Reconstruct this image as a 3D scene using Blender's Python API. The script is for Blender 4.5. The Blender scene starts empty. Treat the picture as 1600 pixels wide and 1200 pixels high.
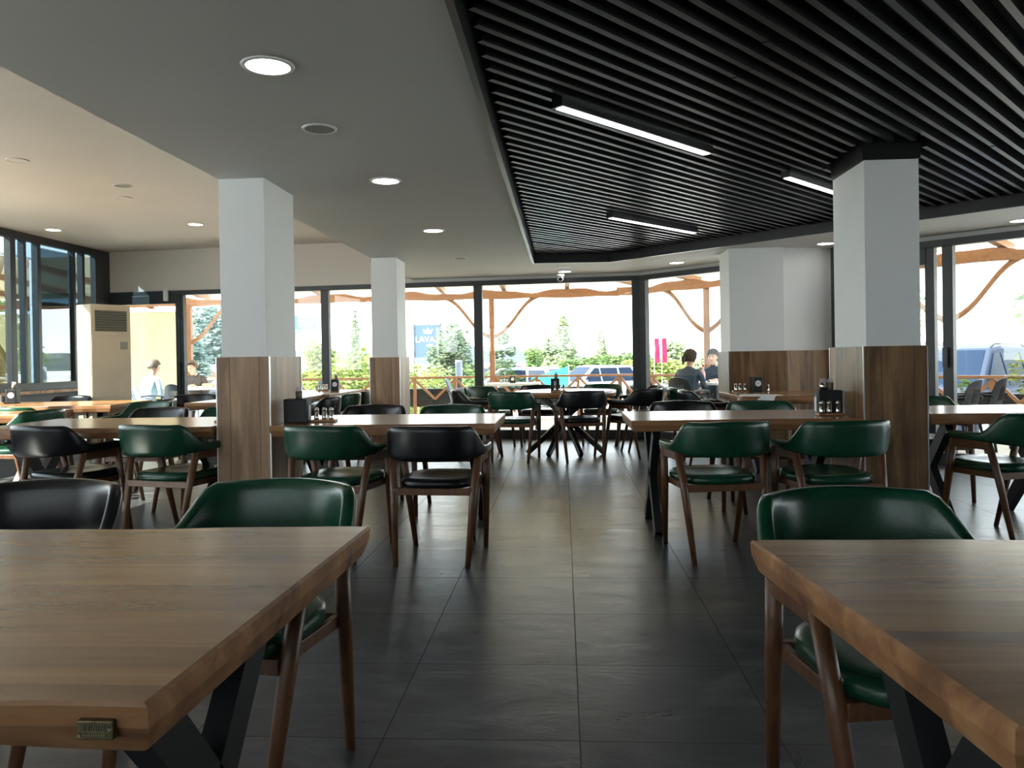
import bpy, math, random
from math import sin, cos, pi, radians as R
from mathutils import Vector, Matrix
sc = bpy.context.scene
col = sc.collection

# ------------------------------------------------------------------ camera
cam_d = bpy.data.cameras.new('camera'); cam = bpy.data.objects.new('camera', cam_d); col.objects.link(cam)
FPX = 1230.0; YAW = .0650; PITCH = -.0069; ROLL = -.0166; CYP = 569.0
f = Vector((-sin(YAW)*cos(PITCH), cos(YAW)*cos(PITCH), sin(PITCH)))
r = Vector((cos(YAW), sin(YAW), 0)); u = r.cross(f)
r2 = cos(ROLL)*r + sin(ROLL)*u; u2 = -sin(ROLL)*r + cos(ROLL)*u
cam.matrix_world = Matrix(((r2.x, u2.x, -f.x, 0), (r2.y, u2.y, -f.y, 0), (r2.z, u2.z, -f.z, 1.16), (0, 0, 0, 1)))
cam_d.sensor_width = 36; cam_d.lens = 36*FPX/1600; cam_d.clip_start = .05; cam_d.clip_end = 2000
cam_d.shift_y = (CYP-600)/1600
sc.camera = cam

# ------------------------------------------------------------------ light and exposure
w = bpy.data.worlds.new('sky'); sc.world = w; w.use_nodes = True
nt = w.node_tree; nt.nodes.clear()
wo = nt.nodes.new('ShaderNodeOutputWorld'); wb = nt.nodes.new('ShaderNodeBackground')
tc = nt.nodes.new('ShaderNodeTexCoord'); sx = nt.nodes.new('ShaderNodeSeparateXYZ'); cr = nt.nodes.new('ShaderNodeValToRGB')
nt.links.new(tc.outputs['Generated'], sx.inputs[0]); nt.links.new(sx.outputs['Z'], cr.inputs[0]); nt.links.new(cr.outputs[0], wb.inputs[0])
cr.color_ramp.elements[0].position = 0; cr.color_ramp.elements[0].color = (1, 1, 1, 1)
cr.color_ramp.elements[1].position = .7; cr.color_ramp.elements[1].color = (.60, .76, 1, 1)
wb.inputs[1].default_value = 2.65
nt.links.new(wb.outputs[0], wo.inputs[0])
sd = bpy.data.lights.new('sun', 'SUN'); so = bpy.data.objects.new('sun', sd); col.objects.link(so)
sd.energy = 14.0; sd.angle = R(.6); sd.color = (1, .93, .82)
sdir = Vector((-.80, -.52, .62)).normalized()      # towards the sun: left, a little behind the camera
so.rotation_euler = sdir.to_track_quat('Z', 'Y').to_euler(); so.location = (-20, -10, 20)
vs = sc.view_settings
sc.display_settings.display_device = 'sRGB'
vs.view_transform = 'Standard'; vs.look = 'None'; vs.gamma = 1; vs.use_curve_mapping = False
vs.exposure = 1.32
sc.cycles.use_denoising = True
sc.cycles.max_bounces = 10; sc.cycles.diffuse_bounces = 5; sc.cycles.glossy_bounces = 4
sc.cycles.transparent_max_bounces = 16; sc.cycles.transmission_bounces = 4
sc.cycles.caustics_reflective = False; sc.cycles.caustics_refractive = False
sc.cycles.sample_clamp_indirect = 6

# ------------------------------------------------------------------ mesh helpers
class MB:
    def __init__(s): s.v = []; s.f = []; s.m = []; s.mi = 0
    def add(s, vs_, fs):
        o = len(s.v); s.v += [tuple(p) for p in vs_]; s.f += [tuple(i+o for i in q) for q in fs]; s.m += [s.mi]*len(fs)
        return s
    def box(s, x0, x1, y0, y1, z0, z1, M=None):
        v = [(x, y, z) for z in (z0, z1) for y in (y0, y1) for x in (x0, x1)]
        if M is not None: v = [M @ Vector(p) for p in v]
        return s.add(v, [(0, 2, 3, 1), (4, 5, 7, 6), (0, 1, 5, 4), (1, 3, 7, 5), (3, 2, 6, 7), (2, 0, 4, 6)])
    def beam(s, a, b, w_, h_, up=(0, 0, 1)):
        a = Vector(a); b = Vector(b); d = (b-a).normalized(); up = Vector(up)
        if abs(d.dot(up)) > .98: up = Vector((0, 1, 0))
        x = d.cross(up).normalized(); y = x.cross(d)
        vs_ = [p + x*sx_*w_/2 + y*sy*h_/2 for p in (a, b) for sx_, sy in ((-1, -1), (1, -1), (1, 1), (-1, 1))]
        return s.add(vs_, [(3, 2, 1, 0), (4, 5, 6, 7), (0, 1, 5, 4), (1, 2, 6, 5), (2, 3, 7, 6), (3, 0, 4, 7)])
    def tube(s, pts, rad, n=8, cap=True, sq=1.0):
        pts = [Vector(p) for p in pts]; rs = rad if isinstance(rad, (list, tuple)) else [rad]*len(pts)
        vv = []; k = len(pts)
        for i, p in enumerate(pts):
            d = (pts[min(i+1, k-1)] - pts[max(i-1, 0)]).normalized()
            up = Vector((0, 0, 1)) if abs(d.z) < .9 else Vector((0, 1, 0))
            x = d.cross(up).normalized(); y = x.cross(d)
            for j in range(n):
                a = 2*pi*j/n; vv.append(p + x*cos(a)*rs[i]*sq + y*sin(a)*rs[i])
        ff = [(i*n+j, i*n+(j+1) % n, (i+1)*n+(j+1) % n, (i+1)*n+j) for i in range(k-1) for j in range(n)]
        if cap: ff += [tuple(range(n-1, -1, -1)), tuple((k-1)*n+j for j in range(n))]
        return s.add(vv, ff)
    def lathe(s, prof, n=20, c=(0, 0, 0)):
        vv = [(c[0]+r_*cos(2*pi*j/n), c[1]+r_*sin(2*pi*j/n), c[2]+z) for r_, z in prof for j in range(n)]
        k = len(prof)
        ff = [(i*n+j, i*n+(j+1) % n, (i+1)*n+(j+1) % n, (i+1)*n+j) for i in range(k-1) for j in range(n)]
        ff += [tuple(range(n-1, -1, -1)), tuple((k-1)*n+j for j in range(n))]
        return s.add(vv, ff)
    def prism(s, poly, z0, z1):
        n = len(poly); v = [(x, y, z0) for x, y in poly] + [(x, y, z1) for x, y in poly]
        return s.add(v, [tuple(range(n-1, -1, -1)), tuple(range(n, 2*n))] + [(i, (i+1) % n, n+(i+1) % n, n+i) for i in range(n)])
    def prism_y(s, poly, y0, y1):
        n = len(poly); v = [(x, y0, z) for x, z in poly] + [(x, y1, z) for x, z in poly]
        return s.add(v, [tuple(range(n)), tuple(range(2*n-1, n-1, -1))] + [(i, n+i, n+(i+1) % n, (i+1) % n) for i in range(n)])
    def build(s, name, mat, parent=None, smooth=False, bevel=0, loc=None, rz=None, subs=0):
        me = bpy.data.meshes.new(name); me.from_pydata(s.v, [], s.f); me.update()
        mats = mat if isinstance(mat, (list, tuple)) else [mat]
        for m_ in mats: me.materials.append(m_)
        if len(mats) > 1: me.polygons.foreach_set('material_index', s.m)
        if smooth: me.polygons.foreach_set('use_smooth', [True]*len(me.polygons))
        o = bpy.data.objects.new(name, me); col.objects.link(o)
        if parent is not None: o.parent = parent
        if loc: o.location = loc
        if rz is not None: o.rotation_euler.z = rz
        if bevel:
            b = o.modifiers.new('bevel', 'BEVEL'); b.width = bevel; b.segments = 2; b.limit_method = 'ANGLE'
        if subs:
            b = o.modifiers.new('sub', 'SUBSURF'); b.levels = subs; b.render_levels = subs
        return o
def tag(o, label=None, cat=None, group=None, kind=None):
    if label: o['label'] = label
    if cat: o['category'] = cat
    if group: o['group'] = group
    if kind: o['kind'] = kind
    return o
def empty(name, loc=(0, 0, 0), rz=0, label=None, cat=None, group=None):
    o = bpy.data.objects.new(name, None); col.objects.link(o); o.location = loc; o.rotation_euler.z = rz; o.empty_display_size = .1
    return tag(o, label, cat, group)
def kids(o): return [c for c in list(col.objects) if c.parent == o]
def copy_tree(o, parent=None):
    c = o.copy(); col.objects.link(c); c.parent = parent
    for ch in kids(o): copy_tree(ch, c)
    return c
def struct(o): o['kind'] = 'structure'; return o

# ------------------------------------------------------------------ materials
def newmat(name):
    m = bpy.data.materials.new(name); m.use_nodes = True; n = m.node_tree.nodes; n.clear()
    o = n.new('ShaderNodeOutputMaterial'); return m, m.node_tree, o
def ramp(t, fac, stops):
    c = t.nodes.new('ShaderNodeValToRGB'); t.links.new(fac, c.inputs[0]); e = c.color_ramp.elements
    while len(e) < len(stops): e.new(.5)
    for i, (p, cc) in enumerate(stops): e[i].position = p; e[i].color = (*cc, 1)
    return c.outputs[0]
def pbr(name, colr, rough=.5, metal=0, spec=.5, noise=.06, nscale=8, bump=0, bscale=60, coat=0):
    m, t, o = newmat(name); b = t.nodes.new('ShaderNodeBsdfPrincipled'); t.links.new(b.outputs[0], o.inputs[0])
    tcn = t.nodes.new('ShaderNodeTexCoord'); nz = t.nodes.new('ShaderNodeTexNoise'); nz.inputs['Scale'].default_value = nscale; nz.inputs['Detail'].default_value = 4
    t.links.new(tcn.outputs['Object'], nz.inputs['Vector'])
    lo = tuple(max(0, c*(1-noise)) for c in colr); hi = tuple(min(1, c*(1+noise)) for c in colr)
    t.links.new(ramp(t, nz.outputs['Fac'], [(.3, lo), (.7, hi)]), b.inputs['Base Color'])
    b.inputs['Roughness'].default_value = rough; b.inputs['Metallic'].default_value = metal; b.inputs['Specular IOR Level'].default_value = spec
    b.inputs['Coat Weight'].default_value = coat; b.inputs['Coat Roughness'].default_value = .12
    if bump:
        n2 = t.nodes.new('ShaderNodeTexNoise'); n2.inputs['Scale'].default_value = bscale; n2.inputs['Detail'].default_value = 3
        t.links.new(tcn.outputs['Object'], n2.inputs['Vector'])
        bp = t.nodes.new('ShaderNodeBump'); bp.inputs['Strength'].default_value = bump; bp.inputs['Distance'].default_value = .004
        t.links.new(n2.outputs['Fac'], bp.inputs['Height']); t.links.new(bp.outputs[0], b.inputs['Normal'])
    return m
def math_(t, op, a, b=None):
    n = t.nodes.new('ShaderNodeMath'); n.operation = op
    for i, x in enumerate((a, b)):
        if x is None: continue
        if isinstance(x, (int, float)): n.inputs[i].default_value = x
        else: t.links.new(x, n.inputs[i])
    return n.outputs[0]
def wood(name, stops, axis='X', plank=0, across='Y', rough=.35, scale=1.0, var=.35, bump=.15, coat=0, gap=0):
    """grain runs along `axis`; boards of width `plank` are counted along `across` (a sum of letters)"""
    m, t, o = newmat(name); b = t.nodes.new('ShaderNodeBsdfPrincipled'); t.links.new(b.outputs[0], o.inputs[0])
    tcn = t.nodes.new('ShaderNodeTexCoord'); sp = t.nodes.new('ShaderNodeSeparateXYZ'); t.links.new(tcn.outputs['Object'], sp.inputs[0])
    ax = {k: sp.outputs[k] for k in 'XYZ'}
    idn = None
    if plank:
        s_ = ax[across[0]]
        for k in across[1:]: s_ = math_(t, 'ADD', s_, ax[k])
        q = math_(t, 'DIVIDE', s_, plank); idn = math_(t, 'FLOOR', q); fr = math_(t, 'FRACT', q)
        wn = t.nodes.new('ShaderNodeTexWhiteNoise'); wn.noise_dimensions = '1D'; t.links.new(idn, wn.inputs['W'])
    cx = t.nodes.new('ShaderNodeCombineXYZ')
    for k in 'XYZ':
        src = math_(t, 'MULTIPLY', ax[k], (1.2 if k == axis else 11.0)*scale)
        if idn is not None and k == axis: src = math_(t, 'ADD', src, math_(t, 'MULTIPLY', wn.outputs['Value'], 37.0))
        t.links.new(src, cx.inputs[k])
    nz = t.nodes.new('ShaderNodeTexNoise'); nz.inputs['Scale'].default_value = 1; nz.inputs['Detail'].default_value = 7; nz.inputs['Roughness'].default_value = .62; nz.inputs['Distortion'].default_value = 1.1
    t.links.new(cx.outputs[0], nz.inputs['Vector'])
    fac = nz.outputs['Fac']
    if idn is not None: fac = math_(t, 'ADD', fac, math_(t, 'MULTIPLY', math_(t, 'SUBTRACT', wn.outputs['Value'], .5), var))
    c = ramp(t, fac, stops)
    if gap:
        g = math_(t, 'LESS_THAN', fr, gap)
        mx = t.nodes.new('ShaderNodeMix'); mx.data_type = 'RGBA'; t.links.new(g, mx.inputs[0]); t.links.new(c, mx.inputs[6]); mx.inputs[7].default_value = (.02, .016, .012, 1); c = mx.outputs[2]
    t.links.new(c, b.inputs['Base Color']); b.inputs['Roughness'].default_value = rough
    b.inputs['Coat Weight'].default_value = coat; b.inputs['Coat Roughness'].default_value = .15
    bp = t.nodes.new('ShaderNodeBump'); bp.inputs['Strength'].default_value = bump; bp.inputs['Distance'].default_value = .003
    t.links.new(nz.outputs['Fac'], bp.inputs['Height']); t.links.new(bp.outputs[0], b.inputs['Normal'])
    return m
def emit(name, colr, st):
    m, t, o = newmat(name); e = t.nodes.new('ShaderNodeEmission'); e.inputs[0].default_value = (*colr, 1); e.inputs[1].default_value = st; t.links.new(e.outputs[0], o.inputs[0]); return m
def glass(name, tint=(.93, .97, .96), refl=1.0, base=None, basefac=0):
    m, t, o = newmat(name)
    tr = t.nodes.new('ShaderNodeBsdfTransparent'); tr.inputs[0].default_value = (*tint, 1)
    gl = t.nodes.new('ShaderNodeBsdfGlossy'); gl.inputs['Roughness'].default_value = 0.01; gl.inputs[0].default_value = (1, 1, 1, 1)
    fr = t.nodes.new('ShaderNodeFresnel'); gg = t.nodes.new('ShaderNodeNewGeometry')
    t.links.new(math_(t, 'SUBTRACT', 1.5, math_(t, 'MULTIPLY', gg.outputs['Backfacing'], .8333)), fr.inputs[0])   # same reflectance on both faces of the pane
    fc = math_(t, 'MINIMUM', math_(t, 'MULTIPLY', fr.outputs[0], refl), 1.0)
    mx = t.nodes.new('ShaderNodeMixShader'); t.links.new(fc, mx.inputs[0]); t.links.new(tr.outputs[0], mx.inputs[1]); t.links.new(gl.outputs[0], mx.inputs[2])
    t.links.new(mx.outputs[0], o.inputs[0]); return m
def cloth_trans(name, colr, tcol, fac=.5):
    m, t, o = newmat(name)
    d = t.nodes.new('ShaderNodeBsdfDiffuse'); d.inputs[0].default_value = (*colr, 1)
    tcn = t.nodes.new('ShaderNodeTexCoord'); nz = t.nodes.new('ShaderNodeTexNoise'); nz.inputs['Scale'].default_value = 3; t.links.new(tcn.outputs['Object'], nz.inputs['Vector'])
    t.links.new(ramp(t, nz.outputs['Fac'], [(.3, tuple(c*.92 for c in colr)), (.7, colr)]), d.inputs[0])
    tl = t.nodes.new('ShaderNodeBsdfTranslucent'); tl.inputs[0].default_value = (*tcol, 1)
    mx = t.nodes.new('ShaderNodeMixShader'); mx.inputs[0].default_value = fac
    t.links.new(d.outputs[0], mx.inputs[1]); t.links.new(tl.outputs[0], mx.inputs[2]); t.links.new(mx.outputs[0], o.inputs[0]); return m
def floor_tiles():
    m, t, o = newmat('slate_floor_tiles'); b = t.nodes.new('ShaderNodeBsdfPrincipled'); t.links.new(b.outputs[0], o.inputs[0])
    g = t.nodes.new('ShaderNodeNewGeometry'); sp = t.nodes.new('ShaderNodeSeparateXYZ'); t.links.new(g.outputs['Position'], sp.inputs[0])
    qx = math_(t, 'DIVIDE', math_(t, 'SUBTRACT', sp.outputs['X'], .032), .6025); qy = math_(t, 'DIVIDE', math_(t, 'SUBTRACT', sp.outputs['Y'], 2.380), .5905)
    fx = math_(t, 'ABSOLUTE', math_(t, 'SUBTRACT', math_(t, 'FRACT', qx), .5)); fy = math_(t, 'ABSOLUTE', math_(t, 'SUBTRACT', math_(t, 'FRACT', qy), .5))
    gr = math_(t, 'GREATER_THAN', math_(t, 'MAXIMUM', fx, fy), .4965)
    idc = t.nodes.new('ShaderNodeCombineXYZ'); t.links.new(math_(t, 'FLOOR', qx), idc.inputs[0]); t.links.new(math_(t, 'FLOOR', qy), idc.inputs[1])
    wn = t.nodes.new('ShaderNodeTexWhiteNoise'); t.links.new(idc.outputs[0], wn.inputs['Vector'])
    mp = t.nodes.new('ShaderNodeVectorMath'); mp.operation = 'ADD'; t.links.new(g.outputs['Position'], mp.inputs[0])
    sc_ = t.nodes.new('ShaderNodeVectorMath'); sc_.operation = 'SCALE'; sc_.inputs['Scale'].default_value = 20; t.links.new(wn.outputs['Color'], sc_.inputs[0]); t.links.new(sc_.outputs[0], mp.inputs[1])
    st = t.nodes.new('ShaderNodeVectorMath'); st.operation = 'MULTIPLY'; st.inputs[1].default_value = (1, 2.2, 1); t.links.new(mp.outputs[0], st.inputs[0])
    nz = t.nodes.new('ShaderNodeTexNoise'); nz.inputs['Scale'].default_value = 2.6; nz.inputs['Detail'].default_value = 9; nz.inputs['Roughness'].default_value = .68; nz.inputs['Distortion'].default_value = .8
    t.links.new(st.outputs[0], nz.inputs['Vector'])
    c = ramp(t, nz.outputs['Fac'], [(.30, (.024, .026, .030)), (.5, (.050, .053, .058)), (.68, (.105, .108, .114))])
    mx = t.nodes.new('ShaderNodeMix'); mx.data_type = 'RGBA'; t.links.new(gr, mx.inputs[0]); t.links.new(c, mx.inputs[6]); mx.inputs[7].default_value = (.022, .018, .012, 1)
    t.links.new(mx.outputs[2], b.inputs['Base Color'])
    rr = math_(t, 'ADD', math_(t, 'MULTIPLY', nz.outputs['Fac'], .22), .20)
    rr = math_(t, 'ADD', rr, math_(t, 'MULTIPLY', gr, .4)); t.links.new(rr, b.inputs['Roughness'])
    bp = t.nodes.new('ShaderNodeBump'); bp.inputs['Strength'].default_value = .6; bp.inputs['Distance'].default_value = .005
    hh = math_(t, 'SUBTRACT', nz.outputs['Fac'], math_(t, 'MULTIPLY', gr, .6)); t.links.new(hh, bp.inputs['Height']); t.links.new(bp.outputs[0], b.inputs['Normal'])
    return m
M = dict(
    floor=floor_tiles(),
    paint=pbr('white_paint', (.85, .86, .87), .6, noise=.02, nscale=2),
    ceil=pbr('ceiling_paint', (.66, .655, .64), .65, noise=.02, nscale=1.5),
    ceil_bounce=pbr('upper_ceiling_bounce_paint', (.75, .70, .645), .55, noise=.02, nscale=1.5),  # warm bounce light is mixed into this paint colour
    green=pbr('green_leather', (.006, .048, .025), .27, noise=.25, nscale=14, bump=.10, bscale=220, spec=.4),
    black=pbr('black_leather', (.006, .006, .008), .28, noise=.2, nscale=14, bump=.10, bscale=220, spec=.36),
    walnut=wood('walnut_legs', [(.3, (.075, .030, .014)), (.7, (.17, .075, .036))], 'Z', rough=.38, scale=2.2),
    slab=wood('slab_top', [(.20, (.11, .046, .014)), (.42, (.28, .130, .044)), (.60, (.38, .20, .072)), (.85, (.48, .275, .105))], 'X', .145, 'Y', rough=.25, scale=.62, var=.20, bump=0, coat=.24),
    edge=wood('slab_edge', [(.28, (.07, .028, .013)), (.5, (.25, .115, .050)), (.72, (.42, .23, .105))], 'X', rough=.42, scale=.8),
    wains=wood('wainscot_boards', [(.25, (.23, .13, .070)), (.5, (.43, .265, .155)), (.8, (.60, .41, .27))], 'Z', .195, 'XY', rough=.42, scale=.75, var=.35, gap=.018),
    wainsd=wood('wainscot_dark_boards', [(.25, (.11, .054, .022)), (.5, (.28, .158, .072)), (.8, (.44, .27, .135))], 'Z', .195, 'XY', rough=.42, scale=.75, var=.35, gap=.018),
    trim=pbr('aluminium_trim', (.75, .76, .78), .3, 1, noise=.02),
    frame=pbr('charcoal_frame', (.030, .034, .038), .42, noise=.08, nscale=5),
    slat=pbr('black_slat', (.014, .015, .017), .30, noise=.1, nscale=3),
    void=pbr('ceiling_void', (.004, .004, .004), .9, noise=.02),
    steel_black=pbr('black_powder_steel', (.012, .013, .015), .42, noise=.1),
    glass=glass('window_glass'),
    glassd=glass('tinted_glass', (.34, .42, .46), 2.2), glassm=glass('sun_dimming_glass', (.50, .55, .55), 1.2),  # second tint is added to weaken the sun on the air conditioner
    lamp=emit('lamp_diffuser', (1, .97, .90), 4.0), led=emit('led_diffuser', (1, .97, .90), 3.0),
    white=pbr('white_plastic', (.75, .75, .74), .4, noise=.03), grille=pbr('grey_grille', (.30, .30, .28), .6, noise=.06, nscale=90),
    dark=pbr('dark_plastic', (.02, .02, .022), .35, noise=.05), lens=pbr('lens', (.005, .005, .006), .08, noise=0),
    cream=pbr('aged_cream_plastic', (.62, .54, .40), .45, noise=.07, nscale=4), creamd=pbr('brown_intake', (.22, .18, .13), .5, noise=.1),
    olive=pbr('louvre', (.20, .17, .09), .5, noise=.05),
    chrome=pbr('chrome', (.72, .72, .72), .16, 1, noise=.02), tray=wood('tray_wood', [(.3, (.30, .14, .06)), (.7, (.52, .29, .14))], 'X', rough=.45, scale=3),
    slate=pbr('slate_holder', (.012, .014, .018), .5, noise=.1), paper=pbr('paper', (.82, .82, .84), .7, noise=.03, nscale=20),
    sticks=pbr('paper_sleeves', (.72, .66, .72), .6, noise=.15, nscale=60),
    brass=pbr('antique_brass', (.13, .11, .06), .5, 1, noise=.3, nscale=120),
    brass_hi=pbr('worn_brass', (.30, .27, .19), .4, 1, noise=.1),
    pine=wood('stained_pine', [(.3, (.27, .125, .060)), (.7, (.40, .205, .105))], 'X', rough=.5, scale=1.2),
    pinez=wood('stained_pine_post', [(.3, (.27, .125, .060)), (.7, (.40, .205, .105))], 'Z', rough=.5, scale=1.2),
    canopy=cloth_trans('cream_canopy', (.80, .73, .60), (.92, .80, .60), .50),
    curtain=cloth_trans('beige_curtain', (.66, .55, .38), (.62, .50, .32), .35),
    planter=pbr('black_planter', (.03, .034, .04), .6, noise=.15, nscale=3),
    deck=pbr('pale_terrace', (.62, .58, .52), .7, noise=.1, nscale=6), ground=pbr('dusty_ground', (.58, .55, .48), .9, noise=.15, nscale=.5),
    bark=pbr('bark', (.20, .15, .10), .9, noise=.3, nscale=9),
    screen=cloth_trans('cream_screen', (.66, .62, .43), (.7, .65, .45), .3),
)
LEAF = {}
def leafmat(name, a, b):
    m, t, o = newmat(name); g = t.nodes.new('ShaderNodeNewGeometry')
    c = ramp(t, g.outputs['Random Per Island'], [(.0, a), (1., b)])
    d = t.nodes.new('ShaderNodeBsdfDiffuse'); tl = t.nodes.new('ShaderNodeBsdfTranslucent'); mx = t.nodes.new('ShaderNodeMixShader'); mx.inputs[0].default_value = .4
    t.links.new(c, d.inputs[0]); t.links.new(c, tl.inputs[0]); t.links.new(d.outputs[0], mx.inputs[1]); t.links.new(tl.outputs[0], mx.inputs[2]); t.links.new(mx.outputs[0], o.inputs[0]); return m
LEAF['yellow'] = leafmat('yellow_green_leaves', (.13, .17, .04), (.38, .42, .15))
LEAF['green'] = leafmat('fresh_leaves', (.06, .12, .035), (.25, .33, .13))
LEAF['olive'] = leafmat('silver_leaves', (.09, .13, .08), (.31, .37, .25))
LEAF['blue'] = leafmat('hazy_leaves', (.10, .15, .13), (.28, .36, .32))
LEAF['pale'] = leafmat('haze_paled_leaves', (.22, .28, .14), (.46, .52, .33))  # pale and hazy leaves carry the distance haze in their colour

# ------------------------------------------------------------------ the room
ZC = 2.35; ZU = 2.94
XL = -7.15
A0 = Vector((XL, 11.97)); A1 = Vector((1.1, 11.20))          # long window wall
B1 = Vector((7.2, 11.20-1.04*6.1))                           # angled window wall
bd = (B1-A1).normalized(); ad = (A1-A0).normalized()
def onA(x): return A0.y + (A1.y-A0.y)*(x-A0.x)/(A1.x-A0.x)
def onB(x): return A1.y - 1.04*(x-A1.x)
YB = -3.2; XR = 7.2
room = [(XL-.1, YB), (XR, YB), (XR, onB(XR)), (A1.x, A1.y+.12), (XL-.1, A0.y+.1)]
fl = MB().prism(room, -.25, 0).build('floor', M['floor']); struct(fl)
# lower plaster ceiling (left of the slats, and the band along the windows)
SX = -.355; SY = 9.80; S2 = (.60, 9.86); S3 = (3.95, 6.53); S4 = (7.2, 3.30)
low = [(-2.2, YB), (SX, YB), (SX, SY), S2, S3, S4, (XR, onB(XR)), (A1.x, A1.y+.1), (-2.2, onA(-2.2)+.1)]
def flat(poly, z0, z1, name, m): return struct(MB().prism(poly, z0, z1).build(name, m))
flat([(-2.2, YB), (SX, YB), (SX, onA(SX)+.1), (-2.2, onA(-2.2)+.1)], ZC, ZU+.2, 'ceiling', M['ceil'])
flat([(SX, SY), S2, (A1.x, A1.y+.1), (SX, onA(SX)+.1)], ZC, ZU+.2, 'ceiling', M['ceil'])
flat([S2, S3, S4, (XR, onB(XR)), (A1.x, A1.y+.1)], ZC, ZU+.2, 'ceiling', M['ceil'])
flat([(XL-.1, YB), (-2.2, YB), (-2.2, onA(-2.2)+.1), (XL-.1, A0.y+.1)], ZU, ZU+.2, 'ceiling', M['ceil_bounce'])
flat([(SX, YB), (XR, YB), (XR, onB(XR)), S4, S3, S2, (SX, SY)], ZC+.36, ZC+.42, 'ceiling', M['void'])
# slatted ceiling panel
sl = empty('slatted_ceiling', (0, 0, ZC), 0, 'black slatted ceiling panel running diagonally above the right half of the room', 'ceiling')
poly = [Vector(p) for p in [(SX+.04, YB+.05), (XR-.03, YB+.05), (XR-.03, S4[1]), (S3[0]-.03, S3[1]-.03), (S2[0]-.015, S2[1]-.04), (SX+.04, SY-.04)]]
sdv = Vector((cos(R(48.9)), sin(R(48.9)))); sn = Vector((-sdv.y, sdv.x))
mb = MB(); k = min(p.dot(sn) for p in poly) + .04; kmax = max(p.dot(sn) for p in poly)
rnd = random.Random(5)
holes = [(1.86, 2.22, 4.99, 5.58)]
while k < kmax:
    ts = []
    n = len(poly)
    for i in range(n):
        a, b = poly[i], poly[(i+1) % n]; da, db = a.dot(sn)-k, b.dot(sn)-k
        if (da < 0) != (db < 0): q = a + (b-a)*(da/(da-db)); ts.append(q.dot(sdv))
    ts.sort()
    for i in range(0, len(ts)-1, 2):
        segs = [(ts[i], ts[i+1])]
        for hx0, hx1, hy0, hy1 in holes:     # stop at the column
            new = []
            for a, b in segs:
                inside = []
                s_ = a
                while s_ < b:
                    p = sdv*s_ + sn*k
                    if hx0-.05 < p.x < hx1+.05 and hy0-.05 < p.y < hy1+.05: inside.append(s_)
                    s_ += .01
                if inside: new += [(a, inside[0]), (inside[-1], b)]
                else: new.append((a, b))
            segs = new
        for a, b in segs:
            # slats come in 3 m lengths with a hair joint
            s_ = a; off = (rnd.random()*.4 + 1.6)
            while s_ < b:
                e_ = min(b, s_+off); off = 3.0
                if e_-s_ > .02:
                    p = sdv*s_ + sn*k; q = sdv*(e_-.004) + sn*k; dz = rnd.choice([0, 0, 0, .003, -.002])
                    mb.beam((p.x, p.y, .125+dz), (q.x, q.y, .125+dz), .030, .07)
                s_ = e_
    k += .0985
mb.build('slats', M['slat'], sl)
mb = MB(); fr = [(SX, YB+.02), (SX, SY), S2, S3, S4]
for a, b in zip(fr[:-1], fr[1:]): mb.beam((*a, .085), (*b, .085), .03, .19)
mb.build('edge_frame', M['slat'], sl)
mb = MB()
for x0, x1, y0, y1 in ((1.862, 2.208, 4.992, 5.0), (1.862, 2.208, 5.56, 5.568), (1.862, 1.87, 5.0, 5.56), (2.20, 2.208, 5.0, 5.56)): mb.box(x0, x1, y0, y1, .002, .16)
mb.build('column_collar', M['slat'], sl)

# walls
def wallbox(name, a, b, z0, z1, m, t=.12, out=1):
    a = Vector(a); b = Vector(b); d = (b-a).normalized(); nrm = Vector((-d.y, d.x))*out*t
    return struct(MB().prism([tuple(a), tuple(b), tuple(b+nrm), tuple(a+nrm)], z0, z1).build(name, m))
wallbox('wall_front', A0, (-2.2, onA(-2.2)), 2.28, ZU, M['ceil_bounce'], .12)
wallbox('wall_front', (-2.2, onA(-2.2)), A1, 2.30, ZC+.3, M['ceil'], .12)
wallbox('wall_front_right', A1, B1, 2.30, ZC+.4, M['ceil'], .12)
wallbox('wall_back', (XL, YB), (XR, YB), 0, 1.3, M['paint'], .12, -1)
wallbox('wall_back', (XL, YB), (XR, YB), 2.28, ZU, M['paint'], .12, -1)
wallbox('wall_back', (.6, YB), (XR, YB), 1.3, 2.28, M['paint'], .12, -1)
wallbox('wall_right', (XR, YB), (XR, onB(XR)), 0, .9, M['paint'], .12, -1)
wallbox('wall_right', (XR, YB), (XR, onB(XR)), 2.2, ZU, M['paint'], .12, -1)
wallbox('wall_right', (XR, YB), (XR, .2), .9, 2.2, M['paint'], .12, -1)
wallbox('wall_left', (XL, YB), (XL, A0.y), 0, .84, M['dark'], .12, 1)
wallbox('wall_left', (XL, YB), (XL, -1.4), .84, ZU, M['paint'], .12, 1)
# partition on the far side of the left ceiling drop
struct(MB().box(-2.2, -2.12, YB, 11.5, ZC+.02, ZU+.1).build('wall_drop', M['paint']))

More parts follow.
